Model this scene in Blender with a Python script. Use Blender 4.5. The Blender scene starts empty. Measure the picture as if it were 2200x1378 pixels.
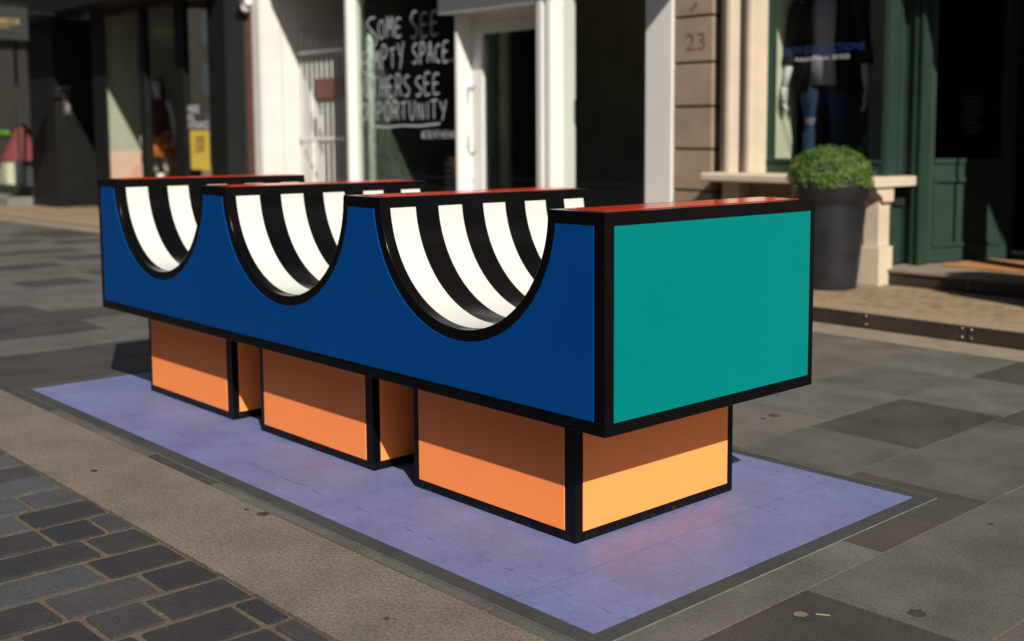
import bpy, bmesh, math, random
from mathutils import Vector, Matrix, noise
random.seed(7)
R = math.radians
S = bpy.context.scene
COL = S.collection

# ------------------------------------------------------------------ camera
EYE = Vector((2.2161, -2.2389, 1.25))
PITCH, YAW, FPX, PPX, PPY = -0.0990, 0.7854, 2467.8, 187.64, -152.23
cd = bpy.data.cameras.new("camera")
cam = bpy.data.objects.new("camera", cd); COL.objects.link(cam); S.camera = cam
cd.sensor_width = 36; cd.sensor_fit = 'HORIZONTAL'
cd.lens = FPX / 2200 * 36
cd.shift_x = -PPX / 2200; cd.shift_y = PPY / 2200
cd.clip_end = 600; cd.clip_start = 0.05
cam.location = EYE
cam.rotation_euler = (Matrix.Rotation(YAW, 3, 'Z') @ Matrix.Rotation(math.pi / 2 + PITCH, 3, 'X') @ Matrix.Rotation(0.0013, 3, 'Z')).to_euler()
cd.dof.use_dof = True
cd.dof.focus_distance = 3.55
cd.dof.aperture_fstop = 2.0
cd.dof.aperture_blades = 0

# ------------------------------------------------------------------ light
SD = Vector((-1.13, 0.51, -1.0)).normalized()        # direction the sunlight travels
elev = math.asin(-SD.z)
w = bpy.data.worlds.new("World"); S.world = w; w.use_nodes = True
nt = w.node_tree
sky = nt.nodes.new('ShaderNodeTexSky'); sky.sky_type = 'NISHITA'; sky.sun_disc = False
sky.sun_elevation = elev
az = math.atan2(-SD.x, -SD.y)                        # clockwise from +Y
sky.sun_rotation = az
nt.links.new(sky.outputs[0], nt.nodes['Background'].inputs[0])
nt.nodes['Background'].inputs[1].default_value = 0.042
sl = bpy.data.lights.new("sun", 'SUN'); sl.energy = 4.8; sl.angle = R(0.5); sl.color = (1.0, 0.93, 0.82)
so = bpy.data.objects.new("sun", sl); COL.objects.link(so)
so.rotation_euler = SD.to_track_quat('-Z', 'Y').to_euler(); so.location = (6, -6, 12)
S.view_settings.view_transform = 'Standard'; S.view_settings.look = 'None'
S.view_settings.exposure = 0.6; S.view_settings.gamma = 1
S.cycles.max_bounces = 8; S.cycles.transparent_max_bounces = 16
S.cycles.use_denoising = True

# ------------------------------------------------------------------ materials
class NT:
    def __init__(s, m): s.t = m.node_tree; s.b = s.t.nodes['Principled BSDF']
    def n(s, k, **kw):
        x = s.t.nodes.new(k)
        for a, v in kw.items():
            if a.startswith('i_'):
                key = a[2:]; key = int(key) if key.isdigit() else key.replace('_', ' ')
                x.inputs[key].default_value = v
            else: setattr(x, a, v)
        return x
    def l(s, a, b): s.t.links.new(a, b)

def mat(name, col, rough=0.6, var=0.12, scale=6.0, bump=0.0, bscale=60.0, coat=0.0, metal=0.0, spec=0.5, speck=0.0, face=None, rvar=0.0):
    m = bpy.data.materials.new(name); m.use_nodes = True
    g = NT(m); b = g.b
    b.inputs['Roughness'].default_value = rough; b.inputs['Metallic'].default_value = metal
    b.inputs['Specular IOR Level'].default_value = spec
    if coat: b.inputs['Coat Weight'].default_value = coat; b.inputs['Coat Roughness'].default_value = 0.06
    tc = g.n('ShaderNodeTexCoord')
    no = g.n('ShaderNodeTexNoise', i_Scale=scale, i_Detail=6.0, i_Roughness=0.6); g.l(tc.outputs['Object'], no.inputs['Vector'])
    mr = g.n('ShaderNodeMapRange', i_1=0.3, i_2=0.7, i_3=1 - var, i_4=1 + var); g.l(no.outputs['Fac'], mr.inputs[0])
    val = mr.outputs[0]
    if speck:
        n2 = g.n('ShaderNodeTexNoise', i_Scale=95.0, i_Detail=5.0, i_Roughness=0.85); g.l(tc.outputs['Object'], n2.inputs['Vector'])
        m2 = g.n('ShaderNodeMapRange', i_1=0.36, i_2=0.64, i_3=1 - speck, i_4=1 + speck); g.l(n2.outputs['Fac'], m2.inputs[0])
        mu = g.n('ShaderNodeMath', operation='MULTIPLY'); g.l(val, mu.inputs[0]); g.l(m2.outputs[0], mu.inputs[1]); val = mu.outputs[0]
    vm = g.n('ShaderNodeVectorMath', operation='SCALE')
    if face:                                  # face = attribute holding each stone's own colour
        at = g.n('ShaderNodeAttribute', attribute_name=face); g.l(at.outputs['Color'], vm.inputs[0])
    else: vm.inputs[0].default_value = col[:3]
    g.l(val, vm.inputs['Scale']); g.l(vm.outputs[0], b.inputs['Base Color'])
    if rvar:
        mr3 = g.n('ShaderNodeMapRange', i_1=0.3, i_2=0.7, i_3=rough - rvar, i_4=rough + rvar); g.l(no.outputs['Fac'], mr3.inputs[0])
        g.l(mr3.outputs[0], b.inputs['Roughness'])
    if bump:
        nb = g.n('ShaderNodeTexNoise', i_Scale=bscale, i_Detail=5.0); g.l(tc.outputs['Object'], nb.inputs['Vector'])
        bp = g.n('ShaderNodeBump', i_Strength=bump, i_Distance=0.01); g.l(nb.outputs['Fac'], bp.inputs['Height']); g.l(bp.outputs[0], b.inputs['Normal'])
    return m

def glassmat(name, tint=(0.9, 0.95, 0.92), refl=1.0):
    m = bpy.data.materials.new(name); m.use_nodes = True
    t = m.node_tree; t.nodes.clear()
    o = t.nodes.new('ShaderNodeOutputMaterial'); mx = t.nodes.new('ShaderNodeMixShader')
    tr = t.nodes.new('ShaderNodeBsdfTransparent'); tr.inputs[0].default_value = (*tint, 1)
    gl = t.nodes.new('ShaderNodeBsdfGlossy'); gl.inputs['Roughness'].default_value = 0.02
    fr = t.nodes.new('ShaderNodeFresnel'); fr.inputs[0].default_value = 1.5
    mu = t.nodes.new('ShaderNodeMath'); mu.operation = 'MULTIPLY'; mu.inputs[1].default_value = refl
    ge = t.nodes.new('ShaderNodeNewGeometry'); iv = t.nodes.new('ShaderNodeMath'); iv.operation = 'SUBTRACT'; iv.inputs[0].default_value = 1.0
    m2 = t.nodes.new('ShaderNodeMath'); m2.operation = 'MULTIPLY'       # reflect on the outer face of the pane only
    t.links.new(ge.outputs['Backfacing'], iv.inputs[1]); t.links.new(fr.outputs[0], mu.inputs[0])
    t.links.new(mu.outputs[0], m2.inputs[0]); t.links.new(iv.outputs[0], m2.inputs[1]); t.links.new(m2.outputs[0], mx.inputs[0])
    t.links.new(tr.outputs[0], mx.inputs[1]); t.links.new(gl.outputs[0], mx.inputs[2]); t.links.new(mx.outputs[0], o.inputs[0])
    return m

M = {}
M['black'] = mat('black_gloss', (0.0022, 0.0022, 0.0025), 0.20, 0.15, 5, spec=0.16, rvar=0.05)
def dusty_black():
    m = mat('scuffed_black', (0.0026, 0.0026, 0.0030), 0.28, 0.2, 6, spec=0.18, rvar=0.06); g = NT(m)
    src = g.b.inputs['Base Color'].links[0].from_socket
    tc = g.n('ShaderNodeTexCoord'); sx = g.n('ShaderNodeSeparateXYZ'); g.l(tc.outputs['Object'], sx.inputs[0])
    n1 = g.n('ShaderNodeTexNoise', i_Scale=55.0, i_Detail=6.0, i_Roughness=0.75); g.l(tc.outputs['Object'], n1.inputs['Vector'])
    hz = g.n('ShaderNodeMapRange', i_1=0.0, i_2=0.06, i_3=0.16, i_4=0.0); g.l(sx.outputs[2], hz.inputs[0])
    ad = g.n('ShaderNodeMath', operation='ADD'); g.l(n1.outputs['Fac'], ad.inputs[0]); g.l(hz.outputs[0], ad.inputs[1])
    mr = g.n('ShaderNodeMapRange', i_1=0.66, i_2=0.80, i_3=0.0, i_4=0.55); g.l(ad.outputs[0], mr.inputs[0])
    x = g.n('ShaderNodeMix', data_type='RGBA'); g.l(mr.outputs[0], x.inputs[0]); g.l(src, x.inputs[6]); x.inputs[7].default_value = (0.045, 0.040, 0.036, 1)
    g.l(x.outputs[2], g.b.inputs['Base Color']); return m
M['plinth'] = dusty_black()
M['blue'] = mat('blue_paint', (0.0, 0.043, 0.195), 0.38, 0.05, 2, spec=0.06, rvar=0.03)
M['teal'] = mat('teal_paint', (0.0, 0.150, 0.144), 0.38, 0.05, 2, spec=0.06, rvar=0.03)
M['red'] = mat('red_paint', (0.55, 0.035, 0.012), 0.14, 0.04, 3, spec=0.7)
M['white'] = mat('white_vinyl', (0.50, 0.50, 0.485), 0.28, 0.015, 3, spec=0.3)
M['orange'] = mat('orange_paint', (0.93, 0.270, 0.075), 0.4, 0.03, 2, spec=0.15)

# purple ground graphic: worn vinyl with the slab joints telegraphing through it
def purple_mat():
    m = mat('purple_vinyl', (0.126, 0.130, 0.245), 0.55, 0.17, 3.5, bump=0.25, bscale=160, speck=0.16)
    g = NT(m); b = g.b
    tc = g.n('ShaderNodeTexCoord'); sx = g.n('ShaderNodeSeparateXYZ'); g.l(tc.outputs['Object'], sx.inputs[0])
    src = b.inputs['Base Color'].links[0].from_socket
    # hue drift from lilac to bluer violet in broad patches
    n0 = g.n('ShaderNodeTexNoise', i_Scale=1.1, i_Detail=4.0); g.l(tc.outputs['Object'], n0.inputs['Vector'])
    mr0 = g.n('ShaderNodeMapRange', i_1=0.35, i_2=0.65); g.l(n0.outputs['Fac'], mr0.inputs[0])
    mx0 = g.n('ShaderNodeMix', data_type='RGBA', blend_type='MULTIPLY'); g.l(mr0.outputs[0], mx0.inputs[0]); g.l(src, mx0.inputs[6])
    mx0.inputs[7].default_value = (0.82, 0.96, 1.10, 1)
    cur = mx0.outputs[2]
    # joints running in depth every 1.05 m
    def line(sock, period, off, wdt, dark, wob, dash):
        nonlocal cur
        nw = g.n('ShaderNodeTexNoise', i_Scale=7.0, i_Detail=3.0); g.l(tc.outputs['Object'], nw.inputs['Vector'])
        a = g.n('ShaderNodeMath', operation='MULTIPLY_ADD'); g.l(nw.outputs['Fac'], a.inputs[0]); a.inputs[1].default_value = wob; g.l(sock, a.inputs[2])
        c = g.n('ShaderNodeMath', operation='ADD'); g.l(a.outputs[0], c.inputs[0]); c.inputs[1].default_value = off
        p = g.n('ShaderNodeMath', operation='PINGPONG'); g.l(c.outputs[0], p.inputs[0]); p.inputs[1].default_value = period / 2
        r = g.n('ShaderNodeMapRange', i_1=0.0, i_2=wdt, i_3=1.0, i_4=0.0); g.l(p.outputs[0], r.inputs[0])
        f = r.outputs[0]
        if dash:
            nd = g.n('ShaderNodeTexNoise', i_Scale=22.0, i_Detail=4.0); g.l(tc.outputs['Object'], nd.inputs['Vector'])
            rd = g.n('ShaderNodeMapRange', i_1=0.47, i_2=0.56); g.l(nd.outputs['Fac'], rd.inputs[0])
            q = g.n('ShaderNodeMath', operation='MULTIPLY'); g.l(f, q.inputs[0]); g.l(rd.outputs[0], q.inputs[1]); f = q.outputs[0]
        x = g.n('ShaderNodeMix', data_type='RGBA', blend_type='MULTIPLY'); g.l(f, x.inputs[0]); g.l(cur, x.inputs[6]); x.inputs[7].default_value = (dark, dark, dark, 1)
        cur = x.outputs[2]
    line(sx.outputs[0], 1.05, 0.07, 0.006, 0.80, 0.0, False)
    line(sx.outputs[1], 3.0, 0.135, 0.0040, 0.42, 0.05, True)
    line(sx.outputs[1], 1.9, -0.8, 0.004, 0.7, 0.01, False)
    # scuffs
    ns = g.n('ShaderNodeTexNoise', i_Scale=38.0, i_Detail=2.0); g.l(tc.outputs['Object'], ns.inputs['Vector'])
    rs = g.n('ShaderNodeMapRange', i_1=0.70, i_2=0.76, i_3=0.0, i_4=0.6); g.l(ns.outputs['Fac'], rs.inputs[0])
    x = g.n('ShaderNodeMix', data_type='RGBA', blend_type='MULTIPLY'); g.l(rs.outputs[0], x.inputs[0]); g.l(cur, x.inputs[6]); x.inputs[7].default_value = (0.3, 0.3, 0.35, 1)
    g.l(x.outputs[2], b.inputs['Base Color'])
    return m
M['purple'] = purple_mat()
M['slab'] = mat('paving_stone', (0.1, 0.1, 0.1), 0.62, 0.24, 3.4, bump=0.35, bscale=120, speck=0.30, face='stone', rvar=0.06)
M['cobble'] = mat('sett_stone', (0.1, 0.1, 0.1), 0.58, 0.16, 9.0, bump=0.5, bscale=90, speck=0.30, face='stone')
M['mortar'] = mat('mortar', (0.074, 0.058, 0.040), 0.95, 0.25, 14, bump=0.6, bscale=110, speck=0.35)
M['joint'] = mat('joint_sand', (0.15, 0.112, 0.080), 0.95, 0.3, 8, bump=0.5, speck=0.3)
M['concrete'] = mat('tan_granite', (0.113, 0.097, 0.078), 0.8, 0.20, 3.2, bump=0.6, bscale=110, speck=0.5)
M['grit'] = mat('edge_aggregate', (0.22, 0.155, 0.095), 0.9, 0.25, 30, bump=0.8, bscale=80, speck=0.35)
M['apron'] = mat('apron_stone', (0.17, 0.14, 0.10), 0.85, 0.2, 6, bump=0.4, speck=0.2)
M['border'] = mat('border_film', (0.040, 0.042, 0.041), 0.65, 0.18, 4, spec=0.15, bump=0.2, bscale=160, speck=0.2)
M['edge'] = mat('film_edge', (0.13, 0.13, 0.125), 0.6, 0.3, 12)
M['steel'] = mat('dark_steel', (0.030, 0.025, 0.020), 0.45, 0.3, 5, spec=0.4)
M['bolt'] = mat('bolt_metal', (0.35, 0.33, 0.3), 0.4, 0.2, 20, metal=1.0)
M['gum'] = mat('stain', (0.03, 0.028, 0.026), 0.6, 0.3, 30)
M['whitewall'] = mat('white_render', (0.57, 0.56, 0.54), 0.6, 0.05, 3, bump=0.1, bscale=20)
M['whiteframe'] = mat('white_gloss_frame', (0.60, 0.60, 0.585), 0.35, 0.04, 3)
M['darkgrey'] = mat('charcoal_paint', (0.0085, 0.0088, 0.0085), 0.5, 0.15, 3, spec=0.15)
M['slate'] = mat('slate_green_paint', (0.024, 0.028, 0.026), 0.5, 0.1, 3, spec=0.2)
M['blackwall'] = mat('black_paint', (0.006, 0.006, 0.006), 0.5, 0.2, 3, spec=0.25)
M['room'] = mat('dark_interior', (0.014, 0.017, 0.014), 0.9, 0.3, 2, spec=0.1)
M['brick'] = mat('red_brick', (0.15, 0.055, 0.035), 0.8, 0.35, 14, bump=0.4)
M['stone'] = mat('sandstone', (0.235, 0.175, 0.122), 0.85, 0.14, 3.5, bump=0.25, bscale=35, speck=0.06)
M['stonepale'] = mat('pale_limestone', (0.46, 0.38, 0.29), 0.8, 0.10, 2.5, bump=0.15, bscale=30, speck=0.04)
M['green'] = mat('dark_green_paint', (0.017, 0.036, 0.026), 0.45, 0.14, 3, spec=0.35)
M['cream'] = mat('cream_wall', (0.40, 0.40, 0.31), 0.8, 0.06, 4)
M['sage'] = mat('pale_sage_panel', (0.37, 0.375, 0.31), 0.7, 0.05, 4)
M['pink'] = mat('pale_pink_card', (0.62, 0.40, 0.31), 0.7, 0.06, 4)
M['pinkdisc'] = mat('rose_disc_card', (0.60, 0.30, 0.26), 0.7, 0.06, 4)
M['chrome'] = mat('brushed_steel', (0.62, 0.60, 0.57), 0.25, 0.05, 20, metal=1.0)
M['paintwhite'] = mat('chalk_white_paint', (0.42, 0.43, 0.48), 0.7, 0.35, 40)
M['letterwhite'] = mat('white_letter_vinyl', (0.5, 0.5, 0.52), 0.6, 0.05, 10)
M['letterblue'] = mat('blue_letter_vinyl', (0.004, 0.025, 0.12), 0.6, 0.05, 10)
M['lettergold'] = mat('gold_letter', (0.42, 0.28, 0.10), 0.5, 0.1, 10)
M['letterdark'] = mat('dark_print', (0.12, 0.08, 0.035), 0.7, 0.05, 10)
M['yellow'] = mat('yellow_poster', (0.62, 0.44, 0.06), 0.6, 0.05, 6)
M['pot'] = mat('charcoal_planter', (0.014, 0.015, 0.018), 0.42, 0.25, 6, spec=0.4, rvar=0.1)
M['soil'] = mat('soil', (0.02, 0.015, 0.01), 0.95, 0.3, 30)
M['leaf'] = mat('box_leaf', (0.085, 0.150, 0.020), 0.5, 0.35, 16, spec=0.3)
M['leafdark'] = mat('box_leaf_dark', (0.026, 0.058, 0.010), 0.5, 0.35, 16, spec=0.3)
M['twig'] = mat('twig', (0.03, 0.028, 0.012), 0.8, 0.3, 20)
M['skinwhite'] = mat('mannequin_white', (0.45, 0.44, 0.46), 0.4, 0.04, 6)
M['shirt'] = mat('pale_grey_jersey', (0.24, 0.23, 0.28), 0.85, 0.08, 8)
M['jacket'] = mat('black_wool', (0.010, 0.010, 0.012), 0.85, 0.25, 12, bump=0.3)
M['jeans'] = mat('blue_denim', (0.005, 0.024, 0.065), 0.85, 0.25, 12, bump=0.2)
M['maroon'] = mat('maroon_cloth', (0.06, 0.008, 0.010), 0.85, 0.2, 12)
M['hair'] = mat('dark_hair', (0.02, 0.013, 0.008), 0.7, 0.3, 30)
M['roomlight'] = mat('empty_unit_interior', (0.085, 0.090, 0.072), 0.9, 0.3, 2, spec=0.1)
M['coir'] = mat('coir_mat', (0.30, 0.13, 0.04), 0.95, 0.3, 60, bump=0.8)
M['nameplate'] = mat('brown_nameplate', (0.13, 0.045, 0.03), 0.5, 0.15, 8)
M['meter'] = mat('grey_meter_box', (0.10, 0.09, 0.085), 0.6, 0.1, 8)
M['orangecard'] = mat('orange_card', (0.55, 0.17, 0.02), 0.7, 0.05, 6)
M['violetcard'] = mat('violet_card', (0.16, 0.15, 0.30), 0.7, 0.05, 6)
M['aqua'] = mat('aqua_board', (0.20, 0.29, 0.26), 0.6, 0.12, 4)
M['palegreen'] = mat('pale_green_board', (0.24, 0.28, 0.17), 0.6, 0.1, 4)
M['palewood'] = mat('pale_post', (0.42, 0.46, 0.43), 0.6, 0.1, 4)
M['lime'] = mat('lime_plastic', (0.06, 0.20, 0.012), 0.5, 0.1, 6)
M['rose'] = mat('rose_fabric', (0.20, 0.032, 0.04), 0.8, 0.1, 6)
M['greybox'] = mat('blue_grey_box', (0.10, 0.11, 0.13), 0.7, 0.1, 6)
M['greenglass'] = mat('green_bottle_glass', (0.01, 0.10, 0.05), 0.08, 0.1, 6, spec=0.8)
M['oppbrick'] = mat('far_side_brick', (0.045, 0.032, 0.025), 0.85, 0.2, 4)
M['oppglass'] = mat('far_side_window', (0.03, 0.035, 0.04), 0.1, 0.1, 2)
M['glass'] = glassmat('window_glass', (0.94, 0.96, 0.94), 0.6)
M['greenishglass'] = glassmat('tinted_glass', (0.90, 0.94, 0.91), 0.8)

def plaid():
    m = mat('plaid_cloth', (0.5, 0.08, 0.03), 0.85, 0.1, 8); g = NT(m)
    tc = g.n('ShaderNodeTexCoord'); sx = g.n('ShaderNodeSeparateXYZ'); g.l(tc.outputs['Object'], sx.inputs[0])
    cur = None
    base = (0.50, 0.055, 0.02, 1)
    for ax, per, col in ((0, .07, (0.6, 0.26, 0.03, 1)), (2, .07, (0.6, 0.26, 0.03, 1)), (2, .11, (0.05, 0.02, 0.01, 1))):
        p = g.n('ShaderNodeMath', operation='PINGPONG'); g.l(sx.outputs[ax], p.inputs[0]); p.inputs[1].default_value = per / 2
        r = g.n('ShaderNodeMath', operation='LESS_THAN'); g.l(p.outputs[0], r.inputs[0]); r.inputs[1].default_value = 0.008
        x = g.n('ShaderNodeMix', data_type='RGBA'); g.l(r.outputs[0], x.inputs[0])
        if cur is None: x.inputs[6].default_value = base
        else: g.l(cur, x.inputs[6])
        x.inputs[7].default_value = col; cur = x.outputs[2]
    g.l(cur, g.b.inputs['Base Color']); return m
M['plaid'] = plaid()

def settpave():
    m = mat('small_sett_paving', (0.20, 0.145, 0.09), 0.85, 0.2, 8, bump=0.5, bscale=90, speck=0.25); g = NT(m)
    src = g.b.inputs['Base Color'].links[0].from_socket
    tc = g.n('ShaderNodeTexCoord')
    br = g.n('ShaderNodeTexBrick', offset=0.5, i_Color1=(1, 1, 1, 1), i_Color2=(0.42, 0.52, 0.46, 1), i_Mortar=(1.15, 0.98, 0.8, 1), i_Scale=1.0)
    br.inputs['Mortar Size'].default_value = 0.012; br.inputs['Bias'].default_value = -0.25
    br.inputs['Brick Width'].default_value = 0.11; br.inputs['Row Height'].default_value = 0.11
    g.l(tc.outputs['Object'], br.inputs['Vector'])
    x = g.n('ShaderNodeMix', data_type='RGBA', blend_type='MULTIPLY'); x.inputs[0].default_value = 1.0
    g.l(src, x.inputs[6]); g.l(br.outputs['Color'], x.inputs[7]); g.l(x.outputs[2], g.b.inputs['Base Color'])
    return m
M['settpave'] = settpave()

# ------------------------------------------------------------------ helpers
def zg(x): return min(0.0, (x + 6.0) * 0.0085)         # the street falls gently to the left
def tag(o, label=None, cat=None, group=None, kind=None):
    if label: o['label'] = label
    if cat: o['category'] = cat
    if group: o['group'] = group
    if kind: o['kind'] = kind
    return o
def empty(name, loc=(0, 0, 0), label=None, cat=None, group=None):
    o = bpy.data.objects.new(name, None); COL.objects.link(o); o.location = loc; o.empty_display_size = 0.1
    return tag(o, label, cat, group)
def link(name, me, m=None, parent=None, world=True):
    o = bpy.data.objects.new(name, me); COL.objects.link(o)
    if m:
        for k in (m if isinstance(m, (list, tuple)) else [m]): me.materials.append(k)
    if parent:
        o.parent = parent
        if world:
            p = parent; off = Vector((0, 0, 0))
            while p: off += p.location; p = p.parent
            o.location = -off                       # mesh coordinates are world coordinates
    return o
class MB:
    def __init__(s): s.bm = bmesh.new()
    def box(s, x0, x1, y0, y1, z0, z1, bev=0.0, mi=0):
        b = bmesh.new(); v = bmesh.ops.create_cube(b, size=1.0)
        bmesh.ops.scale(b, vec=(abs(x1 - x0), abs(y1 - y0), abs(z1 - z0)), verts=b.verts)
        bmesh.ops.translate(b, vec=((x0 + x1) / 2, (y0 + y1) / 2, (z0 + z1) / 2), verts=b.verts)
        if bev: bmesh.ops.bevel(b, geom=b.edges[:], offset=bev, segments=2, affect='EDGES', profile=0.6)
        s.merge(b, mi); return s
    def merge(s, b, mi=0, mtx=None):
        if mtx is not None: b.transform(mtx)
        for f in b.faces: f.material_index = mi
        me = bpy.data.meshes.new('tmp'); b.to_mesh(me); s.bm.from_mesh(me); bpy.data.meshes.remove(me); b.free()
    def prism(s, pts, axis, a, c, mi=0, bev=0.0):
        """extrude 2-D outline; axis 'y': pts=(x,z); 'x': pts=(y,z); 'z': pts=(x,y)"""
        b = bmesh.new()
        def P(p, t):
            return {'y': (p[0], t, p[1]), 'x': (t, p[0], p[1]), 'z': (p[0], p[1], t)}[axis]
        v0 = [b.verts.new(P(p, a)) for p in pts]; v1 = [b.verts.new(P(p, c)) for p in pts]
        n = len(pts)
        b.faces.new(v0); b.faces.new(v1)
        for i in range(n): b.faces.new((v0[i], v0[(i + 1) % n], v1[(i + 1) % n], v1[i]))
        bmesh.ops.recalc_face_normals(b, faces=b.faces)
        if bev: bmesh.ops.bevel(b, geom=b.edges[:], offset=bev, segments=2, affect='EDGES', profile=0.6)
        s.merge(b, mi); return s
    def cyl(s, p, q, r, r2=None, seg=16, mi=0):
        p = Vector(p); q = Vector(q); d = q - p
        b = bmesh.new(); bmesh.ops.create_cone(b, segments=seg, radius1=r, radius2=r if r2 is None else r2, depth=d.length, cap_ends=True)
        b.transform(Matrix.Translation((p + q) / 2) @ d.to_track_quat('Z', 'Y').to_matrix().to_4x4()); s.merge(b, mi); return s
    def lathe(s, c, prof, seg=48, mi=0):
        b = bmesh.new(); rings = []
        for r, z in prof:
            rings.append([b.verts.new((c[0] + r * math.cos(2 * math.pi * i / seg), c[1] + r * math.sin(2 * math.pi * i / seg), c[2] + z)) for i in range(seg)])
        for A, B in zip(rings, rings[1:]):
            for i in range(seg): b.faces.new((A[i], A[(i + 1) % seg], B[(i + 1) % seg], B[i]))
        b.faces.new(rings[0][::-1]); b.faces.new(rings[-1]); s.merge(b, mi); return s
    def loft(s, rings, seg=20, mi=0):
        """rings: (centre, rx, ry, yaw) stacked ellipses"""
        b = bmesh.new(); R_ = []
        for c, rx, ry, a in rings:
            q = []
            for i in range(seg):
                t = 2 * math.pi * i / seg; x = rx * math.cos(t); y = ry * math.sin(t)
                q.append(b.verts.new((c[0] + x * math.cos(a) - y * math.sin(a), c[1] + x * math.sin(a) + y * math.cos(a), c[2])))
            R_.append(q)
        for A, B in zip(R_, R_[1:]):
            for i in range(seg): b.faces.new((A[i], A[(i + 1) % seg], B[(i + 1) % seg], B[i]))
        b.faces.new(R_[0][::-1]); b.faces.new(R_[-1]); bmesh.ops.recalc_face_normals(b, faces=b.faces); s.merge(b, mi); return s
    def build(s, name, m, parent=None, smooth=False):
        me = bpy.data.meshes.new(name); s.bm.to_mesh(me); s.bm.free()
        if smooth:
            for p in me.polygons: p.use_smooth = True
        return link(name, me, m, parent)

# real position of a point seen at photo pixel (x, y) on a facade plane of given depth
FW = Vector((-math.sin(YAW) * math.cos(PITCH), math.cos(YAW) * math.cos(PITCH), math.sin(PITCH)))
RT = Vector((math.cos(YAW), math.sin(YAW), 0)); UP = RT.cross(FW)
RT, UP = RT + UP * .0013, UP - RT * .0013
def ray(x, y): return FW + RT * ((x - 1100 - PPX) / FPX) - UP * ((y - 689 - PPY) / FPX)
def aty(x, y, Y): d = ray(x, y); return EYE + d * ((Y - EYE.y) / d.y)
def fx(x, Y, y=200): return aty(x, y, Y).x
def fz(x, y, Y): return aty(x, y, Y).z
def atx(x, y, X): d = ray(x, y); return EYE + d * ((X - EYE.x) / d.x)

def text(name, body, m, p0, p1, size, parent, bold=0.0, depth=0.002, normal='y', squash=None):
    """flat lettering on a facade (faces -Y, or +X when normal='x') from p0; stretched to reach p1"""
    c = bpy.data.curves.new(name, 'FONT'); c.body = body; c.size = size; c.extrude = depth; c.offset = bold; c.resolution_u = 2
    o = bpy.data.objects.new(name, c); COL.objects.link(o); bpy.context.view_layer.update()
    dg = bpy.context.evaluated_depsgraph_get()
    me = bpy.data.meshes.new_from_object(o.evaluated_get(dg)); bpy.data.objects.remove(o)
    xs = [v.co.x for v in me.vertices]; w0 = max(xs) - min(xs)
    p0 = Vector(p0); p1 = Vector(p1); L = (p1 - p0).length; k = L / w0
    dirx = (p1 - p0).normalized(); up = Vector((0, 0, 1)); nrm = dirx.cross(up)
    mx = min(xs)
    for v in me.vertices:
        v.co = p0 + dirx * ((v.co.x - mx) * k) + up * v.co.y + nrm * v.co.z
    return link(name, me, m, parent)

# handwritten capitals: polylines in a unit box
GL = {
 'S': [[(.9, .92), (.55, 1), (.15, .82), (.2, .6), (.7, .42), (.85, .2), (.5, 0), (.05, .08)]],
 'O': [[(.5, 1), (.15, .8), (.05, .45), (.2, .08), (.5, 0), (.85, .15), (.95, .55), (.8, .9), (.5, 1)]],
 'M': [[(.05, 0), (.15, 1), (.5, .35), (.85, 1), (.95, 0)]],
 'E': [[(.9, .98), (.15, .95), (.1, .02), (.9, .04)], [(.13, .5), (.75, .53)]],
 'P': [[(.1, -.05), (.15, .98), (.75, .95), (.9, .7), (.65, .48), (.15, .45)]],
 'T': [[(0, .93), (1, 1)], [(.5, .95), (.48, 0)]],
 'Y': [[(.05, 1), (.45, .5)], [(1, 1.05), (.4, -.05)]],
 'A': [[(.05, 0), (.5, 1), (.95, 0)], [(.2, .38), (.8, .38)]],
 'C': [[(.9, .85), (.55, 1), (.15, .75), (.1, .3), (.45, 0), (.9, .12)]],
 'H': [[(.1, 0), (.15, 1)], [(.85, 0), (.9, 1)], [(.12, .5), (.88, .52)]],
 'R': [[(.1, 0), (.15, 1), (.75, .95), (.85, .72), (.6, .5), (.15, .45)], [(.5, .47), (.95, -.02)]],
 'U': [[(.1, 1), (.12, .25), (.45, 0), (.8, .2), (.9, 1)]],
 'N': [[(.1, 0), (.12, 1), (.85, 0), (.9, 1)]],
 'I': [[(.5, 0), (.5, 1)]],
 'D': [[(.1, 0), (.12, 1), (.7, .85), (.9, .5), (.65, .1), (.1, 0)]],
 'L': [[(.12, 1), (.1, .02), (.85, .04)]],
 'V': [[(.05, 1), (.5, 0), (.95, 1)]],
 'B': [[(.1, 0), (.12, 1), (.7, .9), (.6, .55), (.12, .5), (.75, .45), (.8, .12), (.1, 0)]],
 '.': [[(.4, .03), (.5, .1)]],
 '@': [[(.7, .3), (.4, .3), (.4, .65), (.7, .65), (.7, .3), (.95, .4), (.9, .85), (.45, 1), (.05, .6), (.3, .05), (.8, .05)]],
}
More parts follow.
